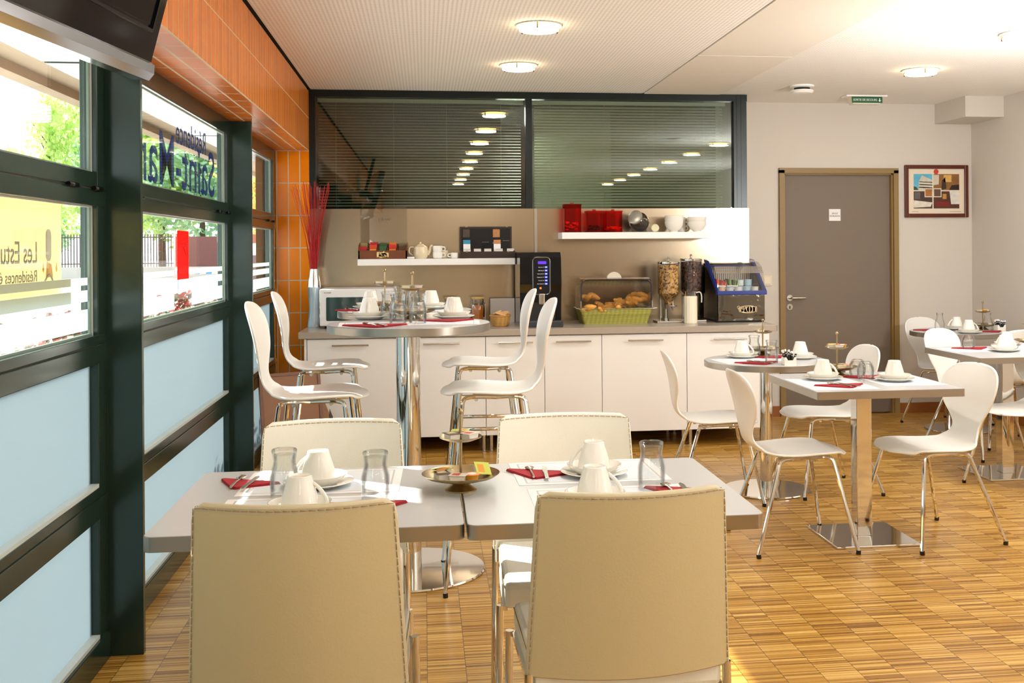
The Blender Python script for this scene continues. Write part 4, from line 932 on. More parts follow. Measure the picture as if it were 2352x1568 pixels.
# coffee machine
t = empty('coffee_machine', (.815, 7.60, ZW)); tag(t, 'tall black coffee machine with lit violet display', 'coffee machine'); gb = MATS['gloss_black']
k = MB().use(gb).prism([(.0, .0), (.42, 0), (.42, .525), (.03, .525), (-.005, .49), (-.012, .30), (.0, .24)], -.150, .146, 'YZ'); 
for v in k.bm.verts: v.co.x *= 1-.04*abs(v.co.z-.30)*2
k.build('body', t)
k = MB().use(mat('silver_bezel', (120, 122, 126), .2, .9)).tube([(x, -.018, z) for x, z in [(a, b) for a, b in rrect(.122, .262, .026, 5, .002, .358)]], .0045, 8, closed=True); k.build('panel_bezel', t)
MB().use(mat('panel_black', (18, 20, 26), .15)).prism(rrect(.118, .258, .024, 5, .002, .358), -.0165, -.008, 'XZ').build('control_panel', t)
MB().use(mat('violet_display', (70, 40, 190), .3, emit=1.1, ecol=(86, 40, 220))).prism(rrect(.06, .020, .005, 4, .008, .452), -.019, -.0160, 'XZ').build('display', t)
for i in range(6):
    z = .420-i*.0235
    MB().use(mat('button_blue', (60, 70, 200), .3, emit=.9, ecol=(50, 60, 220))).box((.026, -.0195, z-.007), (.046, -.0165, z+.007), .001).use(mat('button_light', (210, 230, 255), .3, emit=2.2)).box((.031, -.0202, z-.002), (.041, -.0194, z+.002)).build('button', t)
    MB().use(mat('white_print', (245, 245, 240), .5)).mesh(text_mesh(('Espresso', 'Café long', 'Café au lait', 'Cappuccino', 'Chocolat', 'Eau chaude')[i], .0085, .0003, 'RIGHT'), frame_mat((.012, -.0175, z-.003), (1, 0, 0), (0, 0, 1))).prism([(.017, z-.003), (.022, z), (.017, z+.003)], -.0178, -.0168, 'XZ').build('button_caption', t)
MB().use(mat('orange_button', (236, 130, 50), .4, emit=.5)).prism(rrect(.014, .014, .003, 3, -.004, .272), -.019, -.0165, 'XZ').build('orange_button', t)
MB().use(satin).box((-.018, -.03, .155), (.026, .01, .235), .008).build('spout', t)
MB().use(dark_mt).prism(rrect(.20, .13, .02, 4, 0, .105), -.016, .0, 'XZ').build('niche', t)
MB().use(mat('drip_tray', (66, 68, 74), .3, .4)).box((-.148, -.075, 0), (.150, .03, .044), .006).build('drip_tray', t)
# croissant display
t = empty('pastry_basket', (1.380, 7.72, ZW)); tag(t, 'green wicker basket with smoked roll-top cover full of croissants', 'pastry basket')
gw = wicker((172, 168, 76), 'green_wicker')
k = MB().use(gw); W0, W1, D_, H_ = .236, .264, .30, .110
lo = rrect(2*W0, D_-.06, .02, 3, 0, D_/2); hi = rrect(2*W1, D_, .02, 3, 0, D_/2)
a = [k.bm.verts.new((x, y, 0)) for x, y in lo]; b = [k.bm.verts.new((x, y, H_)) for x, y in hi]; n = len(a)
for i in range(n): k.face([a[i], a[(i+1) % n], b[(i+1) % n], b[i]], False)
k.face(a)
a2 = [k.bm.verts.new((x*.97, (y-D_/2)*.96+D_/2, .07)) for x, y in hi]
for i in range(n): k.face([b[i], b[(i+1) % n], a2[(i+1) % n], a2[i]])
k.face(a2); k.build('basket', t)
k = MB().use(satin).tube([(x*1.02, y, H_+.002) for x, y in rrect(2*W1+.01, D_+.01, .025, 4, 0, D_/2)], .003, 8, closed=True).tube([(W1, .0, H_), (W1+.035, .01, H_+.004), (W1+.035, .05, H_+.004), (W1, .06, H_)], .003, 8).tube([(-W1, .0, H_), (-W1-.03, .01, H_+.006), (-W1-.03, .05, H_+.006), (-W1, .06, H_)], .003, 8); k.build('wire_rim', t)
cv = []
prof = [(.005, H_+.01), (.005, .27), (.012, .305), (.04, .325), (.10, .335), (.2, .33), (.27, .27), (.295, .18), (.298, H_+.01)]
k = MB().use(glass_d)
for x in (-.262, .256): k.prism(prof, x, x+.004, 'YZ')
for (y0, z0), (y1, z1) in zip(prof, prof[1:]):
    k.face([k.bm.verts.new(v) for v in ((-.258, y0, z0), (.258, y0, z0), (.258, y1, z1), (-.258, y1, z1))], True)
k.build('smoked_cover', t)
k = MB().use(mat('cover_rim', (40, 34, 44), .2)).tube([(-.258, .003, H_+.01), (-.258, .003, .27), (-.253, .004, .300), (-.235, .004, .318), (-.2, .004, .322), (.2, .004, .322), (.235, .004, .318), (.253, .004, .300), (.258, .003, .27), (.258, .003, H_+.01)], .005, 8); k.build('cover_rim', t)
MB().use(mat('clear_handle', (216, 206, 190), .2)).prism(arc((0, .322), .055, 12, 168, 10), .09, .12, 'XZ').build('handle', t)
for x in (-.262, .262): MB().use(satin).box((x-.004, -.004, .12), (x+.004, .004, .17)).build('hinge', t)
cro = mat('croissant_crust', (228, 160, 66), .45, var=.45, vscale=30, bump=.4, bscale=60)
def croissant():
    pts = [(.055*math.cos(a), .055*math.sin(a)-.03, 0) for a in [math.radians(20+140*i/14) for i in range(15)]]
    rr = [.008+.020*math.sin(PI*i/14)*(1 if i % 2 else .86) for i in range(15)]
    return MB().use(cro).tube(pts, rr, 10).build('croissant')
def bun(): return MB().use(cro).sphere((0, 0, 0), .034, 1.25, .8, .62, 16).build('bread_roll')
rnd = random.Random(9)
for i in range(26):
    x = 1.15+.46*((i*7) % 26)/25; y = 7.75+.055*(i % 4)+rnd.uniform(-.01, .01); z = ZW+.100+.026*((i % 4)) + rnd.uniform(0, .012)
    if i % 3 == 0 and x < 1.30 or i == 13: place('bun', bun, (x, y, z), rnd.uniform(0, 3), 'golden bread roll among the croissants in the green basket', 'bread roll', 'bread rolls in the green basket')
    else: place('cro', croissant, (x, y, z+.005), 0, 'golden baked croissant in the green covered basket', 'croissant', 'croissants in the green basket', rot=(rnd.uniform(-.5, .5), rnd.uniform(-.5, .5), rnd.uniform(0, 6)))
# cereal dispensers
cg = thin_glass('dispenser_glass', (.93, .93, .92), .05, .8)
flake = mat('flake_cereal', (196, 150, 78), .7); 
def flakes(nm, ramp):
    M = mat(nm, ramp[1], .7, bump=.8, bscale=70); g = NT(M); b = M.node_tree.nodes['Principled BSDF']; tc = g.n('ShaderNodeTexCoord'); v = g.n('ShaderNodeTexVoronoi'); v.inputs['Scale'].default_value = 85; g.l(tc.outputs['Object'], v.inputs['Vector'])
    sp = g.n('ShaderNodeSeparateColor'); g.l(v.outputs['Color'], sp.inputs[0]); r = g.n('ShaderNodeValToRGB'); e = r.color_ramp.elements; e[0].color = srgb(*ramp[0]); e[0].position = .08; e[1].color = srgb(*ramp[2]); e[1].position = .8; q = e.new(.35); q.color = srgb(*ramp[1]); g.l(sp.outputs[0], r.inputs[0]); g.l(r.outputs[0], b.inputs['Base Color']); return M
cer = [flakes('corn_flakes', ((110, 60, 24), (204, 150, 70), (232, 196, 128))), flakes('chocolate_cereal', ((20, 10, 8), (70, 42, 34), (120, 84, 70)))]
cyl = [(PY(1536, 740, 7.82).x, 7.82, 'left'), (PY(1588, 740, 7.88).x, 7.88, 'right')]
for i, (x, y, nm) in enumerate(cyl):
    dz = .02*i; t = empty('cereal_dispenser', (x, y, ZW)); tag(t, ('glass cereal dispenser with golden flakes', 'glass cereal dispenser with dark chocolate cereal behind the milk jug')[i], 'cereal dispenser')
    k = MB().use(satin).box((-.10, -.07, 0), (.10, .09, .014), .003); k.build('base', t)
    k = MB().use(satin).box((-.055, .05, .014), (-.035, .075, .20)).tube([(-.02, 0, .014), (-.02, 0, .10)], .011, 14).lathe([(.02, .014), (.02, .03)], (-.02, 0, 0), 20); k.build('stand', t)
    MB().use(cg).lathe([(.030, .10+dz), (.032, .155+dz), (.078, .215+dz), (.080, .43+dz)], n=36, cap=False).build('glass_hopper', t)
    MB().use(cer[i]).lathe([(.024, .13+dz), (.028, .16+dz), (.074, .215+dz), (.076, .425+dz), (.001, .43+dz)], n=36).build('cereal', t)
    MB().use(chrome).lathe([(.079, .432+dz), (.084, .436+dz), (.084, .444+dz), (.079, .450+dz), (.001, .452+dz)], n=36).build('lid', t)
    MB().use(chrome).lathe([(.012, .45+dz), (.006, .458+dz), (.007, .468+dz), (.011, .474+dz), (.005, .482+dz)], n=16).build('lid_knob', t)
    if i == 0: MB().use(satin).tube([(-.02, -.085, .125), (.045, -.085, .125)], .0045, 8).tube([(.012, -.085, .095), (.012, -.085, .16)], .0045, 8).tube([(.012, -.085, .125), (.012, -.02, .125)], .006, 8).build('turning_knob', t)
    else: MB().use(satin).tube([(.0, -.085, .125), (.0, -.02, .125)], .006, 8).build('turning_knob', t)
# milk jug
t = empty('milk_jug', (PZ(1587, 742, ZW).x, 7.70, ZW)); tag(t, 'white milk jug with clear handle in front of the dark cereal', 'milk jug')
k = MB().use(mat('milk_white', (240, 232, 206), .25, coat=.4)); prof = [(.046, 0), (.048, .004), (.048, .19), (.046, .198)]
n = 32; rings = []
for r, z in prof: rings.append([k.bm.verts.new(((r*(1+.018*math.cos(i*PI))) * math.cos(2*PI*i/n), (r*(1+.018*math.cos(i*PI)))*math.sin(2*PI*i/n), z)) for i in range(n)])
for a, b in zip(rings, rings[1:]):
    for i in range(n): k.face([a[i], a[(i+1) % n], b[(i+1) % n], b[i]])
k.face(rings[0]); k.face(rings[-1]); k.build('milk', t)
MB().use(MATS['jar_glass']).lathe([(.047, .198), (.042, .21), (.040, .228), (.043, .236)], n=28, cap=False).build('glass_neck', t)
MB().use(mat('clear_handle2', (212, 208, 196), .12)).tube(smooth_path([(.04, 0, .222), (.07, 0, .225), (.082, 0, .20), (.082, 0, .15)], 4), .005, 8).build('handle', t)
# chilled yoghurt display
t = empty('chilled_display', (2.125, 7.69, ZW)); tag(t, 'small chilled display of yoghurts with blue rim and steel front', 'chilled display'); W_ = .36
blue = mat('deep_blue_plastic', (16, 42, 128), .3); stl = mat('wavy_steel', (120, 116, 108), .05, 1, bump=.5, bscale=7)
MB().use(dark_mt).box((.005, .02, 0), (W_-.005, .40, .016)).build('plinth', t)
MB().use(dark_pl).box((0, .02, .016), (W_, .40, .20)).box((0, .36, .2), (W_, .40, .43)).prism([(.03, .2), (.40, .2), (.40, .43), (.30, .43)], .0, .012, 'YZ').prism([(.03, .2), (.40, .2), (.40, .43), (.30, .43)], W_-.012, W_, 'YZ').build('body', t)
MB().use(stl).box((.004, .0, .012), (W_-.004, .02, .205), .003).build('front_panel', t)
k = MB().use(blue).box((-.006, -.014, .203), (W_+.010, .03, .232), .004)
for x in (-.006, W_-.008): k.prism([(-.01, .225), (.03, .225), (.36, .445), (.36, .462), (.30, .455)], x, x+.018, 'YZ')
k.box((-.004, .32, .40), (W_+.004, .36, .415), .002).build('blue_rim', t)
MB().use(mat('white_rack', (214, 206, 190), .5)).box((.012, .345, .26), (W_-.012, .352, .40)).build('back_liner', t)
k = MB().use(mat('rack_grey', (120, 112, 102), .5))
for i in range(22): k.box((.02+i*.015, .338, .27), (.024+i*.015, .345, .395))
k.build('rack_bars', t)
MB().use(mat('liner_white', (224, 220, 210), .5)).box((.012, .03, .20), (W_-.012, .35, .212)).build('tray', t)
k = MB().use(acryl); pf = [(.0, .232), (.012, .30), (.04, .36), (.09, .41), (.16, .44), (.30, .455)]
for (y0, z0), (y1, z1) in zip(pf, pf[1:]): k.face([k.bm.verts.new(v) for v in ((0, y0, z0), (W_, y0, z0), (W_, y1, z1), (0, y1, z1))], True)
for x in (.0, W_): k.face([k.bm.verts.new((x, y, z)) for y, z in pf+[(.30, .42), (.02, .232)]])
k.build('curved_cover', t)
k = MB().use(mat('raised_chrome', (214, 196, 160), .2, .9)).tube([(.225+.070*math.cos(a*PI/12), -.003, .095+.026*math.sin(a*PI/12)) for a in range(24)], .0035, 6, closed=True).mesh(text_mesh('DANONE', .030, .0012, 'CENTER', .01), frame_mat((.225, -.004, .086), (.95, 0, 0), (0, 0, 1)))
k.tube([(.19, -.003, .078), (.225, -.003, .072), (.26, -.003, .078)], .0028, 6).tube(smooth_path([(.16, -.003, .092), (.145, -.003, .112), (.16, -.003, .122)], 4), .003, 6); k.build('emblem', t)
def pot(c1, c2, r=.027, h=.045):
    def b():
        t = empty('yoghurt_pot'); MB().use(mat('pot%s' % str(c1), c1, .35)).lathe([(r*.8, 0), (r*.95, .002), (r, h)], n=18).build('cup', t)
        MB().use(mat('lid%s' % str(c2), c2, .3)).lathe([(r+.003, h), (r+.003, h+.002), (.001, h+.002)], n=18).build('lid', t); return t
    return b
rowc = [((226, 190, 166), (232, 226, 210), 'pale pink'), ((216, 226, 232), (120, 170, 206), 'white and blue'), ((236, 236, 240), (236, 236, 240), 'white'), ((170, 206, 222), (220, 230, 234), 'light blue'), ((232, 230, 226), (206, 200, 196), 'off-white')]
for i, (a, b, nm) in enumerate(rowc):
    place('pot%d' % i, pot(a, b), (2.125+.05+i*.063, 7.69+.07, ZW+.214), 0, '%s yoghurt pot in the front row of the chilled display' % nm, 'yoghurt pot', 'yoghurt pots in the chilled display')
for i in range(4):
    place('pot%d' % (3 if i % 2 else 1), None, (2.125+.22+(i % 2)*.062, 7.69+.17, ZW+.214+(i//2)*.049), 0, ('lower left', 'lower right', 'upper left', 'upper right')[i]+' blue pot of the pots stacked at the right of the chilled display', 'yoghurt pot', 'yoghurt pots in the chilled display')
for j, (x, c, nm) in enumerate(((.055, (200, 50, 34), 'red and orange'), (.15, (90, 120, 60), 'green and brown'))):
    x0 = 2.125+x; tag(MB().use(mat('white_dish', (232, 228, 216), .4)).box((x0-.042, 7.82, ZW+.235), (x0+.045, 7.92, ZW+.268), .004).build('white_tray'), '%s white tray inside the chilled display' % ('left', 'middle')[j], 'tray')
    for i in range(6):
        o = MB().use(mat('portion%s%d' % (str(c), i % 3), tuple(min(255, int(v*(1+.25*(i % 3-1)))+18*(i % 3)) for v in c), .4)).box((-.004, -.03, 0), (.004, .03, .055), .002).build('snack_portion', None, (x0-.034+i*.0135, 7.865, ZW+.255+.008*math.sin(i*1.1)))
        o.rotation_euler = (0, .25*(i-2.5)/2.5, .2*(i % 2)); tag(o, '%s wrapped cheese portion in a white tray of the chilled display' % nm, 'cheese portion', '%s portions in the chilled display' % nm)
# ================================================================== TABLEWARE
def cup():      # standing upside down: rim at z=0
    t = empty('cup'); k = MB().use(cup_m).lathe([(.044, 0), (.0455, .004), (.046, .016), (.043, .036), (.036, .060), (.0305, .078), (.0295, .084), (.0275, .086), (.0255, .083), (.001, .081)], n=36, cap=False).lathe([(.042, .001), (.042, .02), (.03, .07), (.001, .078)], n=24, cap=False); k.build('body', t)
    MB().use(cup_m).tube(smooth_path([(.0335, 0, .067), (.052, 0, .050), (.066, 0, .026), (.063, 0, .010), (.045, 0, .008)], 5), [.0042+.0012*math.sin(i/20*PI) for i in range(21)], 8).build('handle', t); return t
def deep_saucer(): return MB().use(cup_m).lathe([(.045, 0), (.050, .003), (.070, .018), (.078, .028), (.0755, .028), (.066, .017), (.046, .007), (.001, .006)], n=44).build('deep_saucer')
def plate(): return MB().use(cup_m).lathe([(.055, 0), (.060, .002), (.085, .011), (.096, .015), (.094, .017), (.082, .013), (.058, .006), (.001, .005)], n=48).build('small_plate')
def tall_glass():   # tumbler with waist, upside down
    t = empty('tumbler')
    MB().use(glass_t).lathe([(.036, 0), (.0372, .03), (.0368, .062), (.034, .074), (.0295, .090), (.0290, .100), (.0315, .116), (.0325, .126), (.031, .1285), (.001, .129)], n=36, cap=False).build('glass_wall', t)
    MB().use(thin_glass('thick_glass', (.965, .975, .97), .06, .5, 1.4)).lathe([(.0335, .001), (.0345, .03), (.034, .06), (.031, .074), (.0265, .090), (.026, .100), (.028, .114), (.001, .1155)], n=30, cap=False).lathe([(.0325, .1265), (.033, .124), (.0315, .118)], n=30, cap=False).build('thick_foot', t); return t
def round_glass():  # round bellied glass upside down
    t = empty('tumbler')
    MB().use(glass_t).lathe([(.034, 0), (.0395, .02), (.0415, .042), (.039, .062), (.031, .080), (.024, .088), (.001, .090)], n=36, cap=False).build('glass_wall', t)
    MB().use(MATS['thick_glass']).lathe([(.032, .001), (.037, .02), (.039, .042), (.036, .060), (.028, .076), (.001, .079)], n=30, cap=False).build('thick_foot', t); return t
def carafe_glass():
    t = empty('tumbler')
    MB().use(glass_t).lathe([(.0375, .001), (.0375, .06), (.033, .080), (.0245, .098), (.0235, .12), (.0265, .138), (.0255, .139), (.022, .12)], n=36, cap=False).build('glass_wall', t)
    MB().use(MATS['thick_glass']).lathe([(.001, .003), (.0365, .004), (.0375, .008)], n=30, cap=False).build('thick_foot', t); return t
def mat_paper(w_, d_):
    def b():
        k = MB().use(paper_m).box((-w_/2, -d_/2, 0), (w_/2, d_/2, .0008)).use(grey_line); a, c = w_/2-.022, d_/2-.022
        for x0, y0, x1, y1 in ((-a, c-.005, a, c), (-a, -c, a, -c+.005), (-a, -c, -a+.005, c), (a-.005, -c, a, c)): k.box((x0, y0, .0008), (x1, y1, .0010))
        k.use(mat('pale_blue_print', (222, 228, 236), .7)).box((-a+.012, -c+.012, .0008), (a-.012, c-.012, .0010)); return k.build('paper_placemat')
    return b
def napkin():  # folded to a triangle, long side along x, apex at -y
    k = MB().use(red_nap)
    for i, (s_, z) in enumerate(((1, 0), (.985, .0022), (.97, .0044))):
        k.prism([(-.105*s_, .035*s_), (-.098*s_, .042), (.098*s_, .045-.002*i), (.105*s_, .036), (.012, -.062*s_), (-.006, -.060*s_)], z, z+.0018)
    return k.build('red_napkin')
def spoon():
    k = MB().use(satin).tube([(0, -.075, .002), (0, -.02, .004), (0, .03, .002)], [.0035, .0025, .003], 8)
    k.sphere((0, .05, .003), .02, .72, 1.15, .22, 16); return k.build('spoon')
def knife():
    k = MB().use(satin).box((-.006, -.085, 0), (.006, 0, .004), .0015).prism([(-.007, 0), (.007, 0), (.008, .06), (.001, .082), (-.006, .07)], .0005, .0025); return k.build('knife')
def sugar_box():
    t = empty('sugar_holder')
    k = MB().use(cup_m).box((-.034, -.024, 0), (.034, .024, .005)).box((-.034, .021, 0), (.034, .024, .045)).box((-.034, -.024, 0), (-.031, .024, .045)).box((.031, -.024, 0), (.034, .024, .045)).prism([(-.034, 0), (.034, 0), (.034, .045), (.024, .045), (.014, .028), (-.014, .028), (-.024, .045), (-.034, .045)], -.024, -.021, 'XZ'); k.build('box', t)
    return t
def sachet_stick(): return MB().use(mat('black_sachet', (14, 14, 16), .35)).box((-.0048, -.0018, 0), (.0048, .0018, .066), .001).use(paper_m).box((-.0048, -.0019, .058), (.0048, .0019, .070), .0006).lathe([(.0026, 0), (.0026, -.0005)], (0, -.0019, .048), 10, 'Y').build('coffee_stick')
LB = {'M': 'the long table', 'H1': 'the near tall table', 'H2': 'the far tall table', 'R': 'the counter-side round table', 'S': 'the door-side square table', 'FR': 'the corner round table', 'FS': 'the right-edge square table'}
def P3(v, z): return (v[0], v[1], z)
def put_cup(T, x, y, z, ha, where, bowl_=True, plate_=True):
    h = z
    if plate_: place('plate', plate, (x, y, h), 0, 'white small plate %s on %s' % (where, LB[T]), 'plate', 'small white plates'); h += .0055
    if bowl_: place('saucer', deep_saucer, (x, y, h), 0, 'white deep saucer %s on %s' % (where, LB[T]), 'saucer', 'white deep saucers'); h += .0068
    place('cup', cup, (x, y, h), ha, 'upturned white cup %s on %s' % (where, LB[T]), 'cup', 'upturned white cups')
def put_glass(T, kind, x, y, z, where):
    b, d = {'t': (tall_glass, 'upturned waisted glass tumbler'), 'r': (round_glass, 'upturned round bellied glass'), 'c': (carafe_glass, 'upright narrow-necked glass')}[kind]
    place('glass'+kind, b, (x, y, z+.0012), 0, '%s %s on %s' % (d, where, LB[T]), 'glass', 'drinking glasses')
def put_mat(T, x, y, z, rz, where, w_=.43, d_=.31): place('mat%d%d' % (w_*100, d_*100), mat_paper(w_, d_), (x, y, z+.0003), rz, 'white paper placemat %s on %s' % (where, LB[T]), 'placemat', 'paper placemats')
def put_nap(T, x, y, z, rz, where, cut=True, s_=1):
    place('nap', napkin, (x, y, z+.0014), rz, 'folded red napkin %s on %s' % (where, LB[T]), 'napkin', 'folded red napkins', scale=(s_, s_, 1))
    if cut:
        c, n = math.cos(rz), math.sin(rz)
        for kx, bld, nm in ((-.02, spoon, 'spoon'), (.022, knife, 'knife')):
            place(nm, bld, (x+kx*c, y+kx*n+.0, z+.0085), rz+(.35 if nm == 'spoon' else .3), 'steel %s on the napkin %s on %s' % (nm, where, LB[T]), nm, 'steel %ss' % nm if nm == 'spoon' else 'steel knives')
def stand():
    t = empty('tiered_stand')
    MB().use(brass).lathe([(.044, 0), (.044, .004), (.034, .010), (.020, .020), (.016, .027)], n=36).build('foot', t)
    MB().use(brass).lathe([(.014, .026), (.06, .028), (.092, .037), (.104, .045), (.105, .047), (.092, .040), (.06, .031), (.001, .030)], n=44).build('lower_tray', t)
    MB().use(brass).tube([(0, 0, .028), (0, 0, .14)], [.0035, .0048], 12).tube([(0, 0, .14), (0, 0, .205)], [.0046, .0032], 12).build('pole', t)
    MB().use(brass).lathe([(.006, .132), (.035, .134), (.056, .142), (.0575, .146), (.035, .137), (.005, .136)], n=40).build('upper_tray', t)
    MB().use(brass).sphere((0, 0, .212), .0085).build('ball_knob', t); return t
def jam(c1, c2, nm):
    def b():
        t = empty('portion_pot'); MB().use(mat('pot_white', (244, 243, 240), .35)).prism([(-.017, 0), (.017, 0), (.021, .016), (-.021, .016)], -.014, .014, 'XZ').build('tub', t)
        k = MB().use(mat('foil%s' % str(c1), c1, .35)).box((-.024, -.019, .016), (.024, .019, .0172)).use(mat('foilb%s' % str(c2), c2, .35)).box((-.016, -.012, .0172), (.004, .012, .0176)); k.build('foil_lid', t); return t
    return b
def round_pot():
    t = empty('portion_pot'); MB().use(mat('amber_pot', (206, 150, 40), .2, coat=.5)).lathe([(.017, 0), (.0205, .015)], n=26).build('tub', t)
    MB().use(mat('orange_foil', (240, 140, 50), .35)).lathe([(.0225, .015), (.0225, .0165), (.001, .017)], n=26).use(paper_m).lathe([(.012, .0168), (.012, .0174), (.001, .0174)], n=20).build('foil_lid', t); return t
JK = {'g': (jam((196, 206, 90), (236, 150, 60), 'g'), 'white tub with green foil lid'), 'y': (jam((236, 200, 90), (236, 232, 200), 'y'), 'white tub with yellow foil lid'), 'r': (jam((226, 214, 196), (206, 50, 50), 'r'), 'white tub with red printed lid'), 'o': (round_pot, 'round amber pot with orange foil lid'), 'b': (jam((90, 66, 50), (216, 200, 160), 'b'), 'white tub with dark brown lid')}
def put_stand(T, x, y, z, low, high, sc=1):
    place('stand', stand, (x, y, z), .3, 'two-tier brass stand with portion pots on %s' % LB[T], 'tiered stand', 'brass tiered stands')
    for lst, hz, rr, nm in ((low, .0365, .055, 'lower'), (high, .1395, .028, 'upper')):
        for i, (kd, a) in enumerate(lst):
            r = rr; ca, sa = math.cos(math.radians(a)), math.sin(math.radians(a))
            pos = ('right', 'back right', 'back', 'back left', 'left', 'front left', 'front', 'front right')[int(((a+22.5) % 360)//45)]
            rot = (0, 0, math.radians(a+80)) if kd != 'G' else (math.radians(50), math.radians(10), math.radians(30))
            b, nm2 = JK[kd.lower()]
            place('jam'+kd.lower(), b, (x+r*ca, y+r*sa, z+hz+(.008 if kd == 'G' else 0)), 0, '%s, %s of the %s tray, %s' % (nm2, pos, nm, LB[T].replace('the ', '')), 'portion pot', 'portion pots on the stands', rot=rot)
Z = .75
# ---- long table
put_mat('M', -.285, 3.09, Z, -.02, 'at the far left place'); put_mat('M', .465, 3.11, Z, .02, 'at the far right place'); put_mat('M', -.30, 2.745, Z, -.02, 'at the near left place'); put_mat('M', .485, 2.745, Z, 0, 'at the near right place')
g = PZ(731, 1023, .862); put_cup('M', g.x, g.y, Z+.001, PI-.3, 'at the far left place')
g = PZ(1364, 1002, .862); put_cup('M', g.x, g.y, Z+.001, PI-.2, 'at the far right place')
g = PZ(688, 1080, .855); put_cup('M', g.x, g.y, Z+.001, -.15, 'at the near left place', True, False)
g = PZ(1366, 1059, .855); put_cup('M', g.x, g.y, Z+.001, -.15, 'at the near right place', True, False)
g = PZ(653, 1031, .879); put_glass('M', 't', g.x, g.y, Z, 'left of the far left cup')
g = PZ(862, 1036, .879); put_glass('M', 't', g.x, g.y, Z, 'right of the left cups')
g = PZ(1496, 1014, .879); put_glass('M', 't', g.x, g.y, Z, 'right of the right cups')
put_nap('M', -.50, 3.08, Z, -.42, 'at the far left place', s_=.9); put_nap('M', .318, 3.08, Z, -.35, 'at the far right place')
put_nap('M', -.152, 2.76, Z, 0, 'at the near left place', False); put_nap('M', .66, 2.80, Z, -.35, 'at the near right place', True, .9)
put_stand('M', .093, 2.925, Z, [('g', 178), ('b', 205), ('g', 150), ('r', 262), ('o', 300), ('G', 20)], [('b', 215), ('r', 330), ('g', 90)])
# ---- near tall table
Z = 1.08
put_mat('H1', -.215, 4.69, Z, .04, 'on the left', .30, .24); put_mat('H1', .085, 4.72, Z, -.04, 'on the right', .30, .24)
g = PZ(848, 684, 1.178); put_cup('H1', g.x, g.y, Z+.001, -PI/2, 'on the left')
g = PZ(1042, 683, 1.178); put_cup('H1', g.x, g.y, Z+.001, PI/2, 'on the right')
put_glass('H1', 't', -.115, 4.69, Z, 'at the left of the pair'); put_glass('H1', 't', -.03, 4.69, Z, 'at the right of the pair')
g = PZ(865, 743, Z); put_nap('H1', g.x, 4.55, Z, .03, 'in front of the left cup', True, 1.3)
g = PZ(1010, 731, Z); put_nap('H1', g.x+.03, 4.80, Z, .1, 'behind the right cup', False, 1.2)
g = PZ(910, 712, Z); put_glass('H1', 't', -.165, 4.98, Z, 'behind the pair')
put_stand('H1', -.055, 4.94, Z, [('g', 200), ('r', 320), ('b', 80)], [('r', 20), ('g', 180)])
# ---- far tall table
put_mat('H2', -.245, 5.72, Z, .05, 'on the left', .30, .24); put_mat('H2', .05, 5.73, Z, -.05, 'on the right', .30, .24)
g = PY(990, 690, 5.78); put_cup('H2', g.x, 5.80, Z+.001, PI/2, 'on the right')
g = PY(862, 690, 5.78); put_cup('H2', g.x-.03, 5.88, Z+.001, PI/2, 'on the left')
put_glass('H2', 't', -.13, 5.70, Z, 'at the left of the middle pair'); put_glass('H2', 't', -.06, 5.88, Z, 'at the right of the middle pair')
g = PZ(820, 711, Z); put_nap('H2', g.x, 5.72, Z, .1, 'on the left')
put_stand('H2', -.205, 5.66, Z, [('o', 330), ('r', 200), ('y', 80)], [('y', 20), ('g', 180)])
# ---- low round table
Z = .75
put_mat('R', 1.80, 5.98, Z, .12, 'on the left', .30, .28); put_mat('R', 2.09, 6.08, Z, .05, 'on the right', .26, .27)
g = PZ(1704, 783, .848); put_cup('R', g.x, g.y, Z+.001, -.3, 'on the left')
g = PZ(1838, 785, .848); put_cup('R', g.x, g.y, Z+.001, PI/2, 'on the right')
g = PZ(1732, 770, .879); put_glass('R', 't', g.x, min(g.y, 6.24), Z, 'behind the left cup')
g = PZ(1772, 781, .879); put_glass('R', 't', g.x, g.y, Z, 'in the middle')
put_nap('R', 1.845, 5.83, Z, .08, 'at the front', True, 1.25); put_nap('R', 2.02, 6.12, Z, .3, 'behind the middle glass', False)
put_stand('R', 2.005, 6.26, Z, [('r', 180), ('y', 20), ('b', 250), ('y', 330)], [('g', 100)])
g = PZ(1812, 838, Z); place('sugar', sugar_box, (g.x, g.y, Z), .05, 'white box of black coffee sticks on %s' % LB['R'], 'holder', 'white holders of black sticks'); SG = [(g.x, g.y)]
# ---- square table
put_mat('S', 1.90, 4.90, Z, 0, 'on the left', .31, .42); put_mat('S', 2.27, 4.98, Z, 0, 'on the right', .30, .42)
g = PZ(1890, 826, .848); put_cup('S', g.x, g.y, Z+.001, -.5, 'on the left')
g = PZ(2054, 828, .848); put_cup('S', g.x, g.y, Z+.001, PI/2, 'on the right')
g = PZ(1984, 829, .839); put_glass('S', 'r', g.x, g.y-.02, Z, 'in front of the other glass'); put_glass('S', 'r', g.x+.002, g.y+.085, Z, 'behind the other glass')
put_nap('S', 1.92, 4.80, Z, .08, 'in front of the left cup', True, 1.2); put_nap('S', 2.155, 5.10, Z, .05, 'behind the glasses', False, 1.1)
put_stand('S', 2.06, 5.225, Z, [('o', 180), ('y', 270), ('r', 30), ('r', 325), ('b', 225)], [('y', 190), ('y', 100), ('o', 350), ('r', 270)])
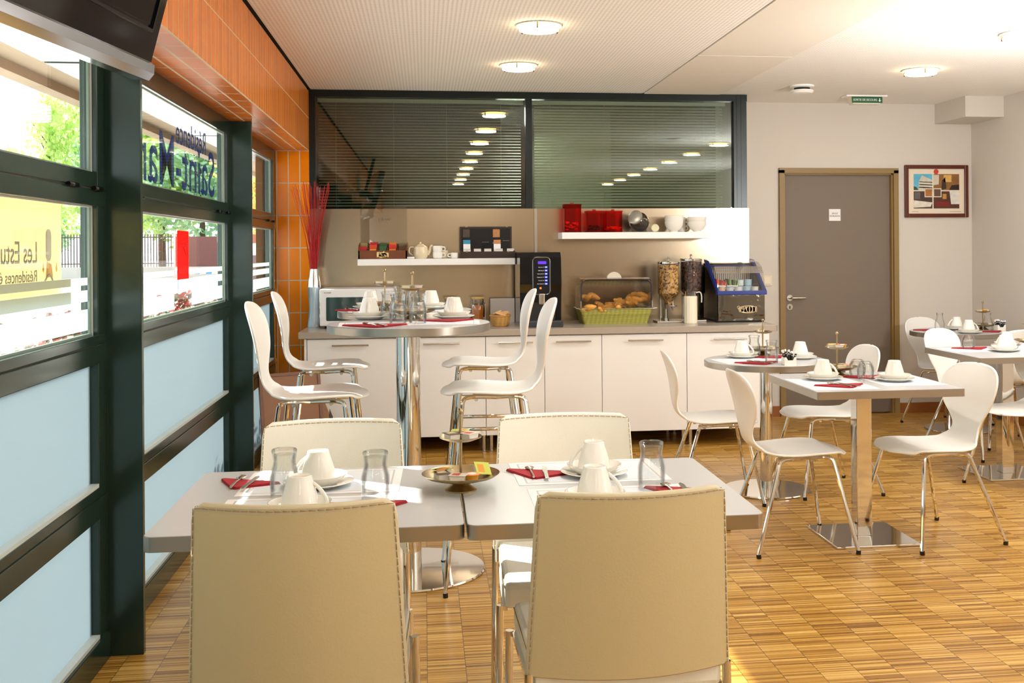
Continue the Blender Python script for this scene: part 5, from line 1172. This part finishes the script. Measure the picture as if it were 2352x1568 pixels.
# ---- corner round table
g = PZ(2197, 728, .848); put_cup('FR', min(g.x, 4.1), min(g.y, 7.98), Z+.001, PI, 'at the back')
g = PZ(2225, 735, .848); put_cup('FR', g.x, g.y, Z+.001, -.2, 'at the front')
put_glass('FR', 'c', 3.875, 7.76, Z, 'on the left'); put_glass('FR', 'c', 4.24, 7.72, Z, 'in front of the stand')
put_nap('FR', 3.85, 7.86, Z, .05, 'on the left', False, 1.2); put_nap('FR', 4.22, 7.62, Z, .1, 'at the right front', False)
put_stand('FR', 4.265, 7.84, Z, [('r', 350), ('b', 200)], [('y', 200), ('o', 270), ('y', 340)])
g = PZ(2302, 760, Z); place('sugar', None, (4.345, 7.73, Z), .05, 'white box of black coffee sticks on %s' % LB['FR'], 'holder', 'white holders of black sticks'); SG.append((4.345, 7.73))
# ---- right edge square table
put_mat('FS', 3.40, 6.35, Z, 0, 'on the left', .38, .28); put_mat('FS', 3.68, 6.07, Z, 0, 'on the right', .30, .26)
g = PZ(2268, 756, .848); put_cup('FS', g.x, min(g.y, 6.45), Z+.001, PI, 'at the back')
g = PZ(2307, 770, .848); put_cup('FS', g.x, g.y, Z+.001, -.2, 'at the front')
g = PZ(2224, 769, .839); put_glass('FS', 'r', g.x, g.y, Z, 'on the left'); put_glass('FS', 'r', 3.80, 6.34, Z, 'at the right edge')
put_nap('FS', 3.415, 6.40, Z, .05, 'on the left', False, 1.2); put_nap('FS', 3.76, 6.12, Z, 0, 'on the right', False)
put_stand('FS', 3.845, 6.46, Z, [('y', 180), ('o', 250)], [('g', 180), ('y', 270)])
# black sticks standing in the two holders
rnd = random.Random(2)
for j, (sx, sy) in enumerate(SG):
    for i in range(13):
        x = -.026+.0042*i; r = (rnd.uniform(-.25, .1), x*14+rnd.uniform(-.1, .1), 0)
        o = place('stick', sachet_stick, (sx+x*.8, sy+rnd.uniform(-.012, .008), Z+.012+.006*math.sin(i*.5)), 0, 'black stick sachet standing in the white holder on %s' % LB[('R', 'FR')[j]], 'stick sachet', 'black stick sachets on %s' % LB[('R', 'FR')[j]], rot=r)
# framed boards leaning at the orange wall
for (dx, dy, h, c, lb, rz) in ((0, 0, .60, (120, 76, 46), 'front brown framed board leaning in the corner behind the bar stools', .5), (.04, .10, .58, (60, 34, 24), 'rear dark framed board leaning in the corner behind the bar stools', .42)):
    t = empty('leaning_board', (-1.03+dx, 7.12+dy, 0), rz); tag(t, lb, 'framed board')
    MB().use(mat('board%s' % str(c), c, .4)).box((0, -.012, 0), (.02, .012, h)).box((.40, -.012, 0), (.42, .012, h)).box((0, -.012, h-.02), (.42, .012, h)).box((0, -.012, 0), (.42, .012, .02)).build('frame', t)
    MB().use(mat('board_back', (152, 112, 84), .7)).box((.02, -.006, .02), (.40, .006, h-.02)).build('panel', t); t.rotation_euler = (math.radians(-9), 0, rz)
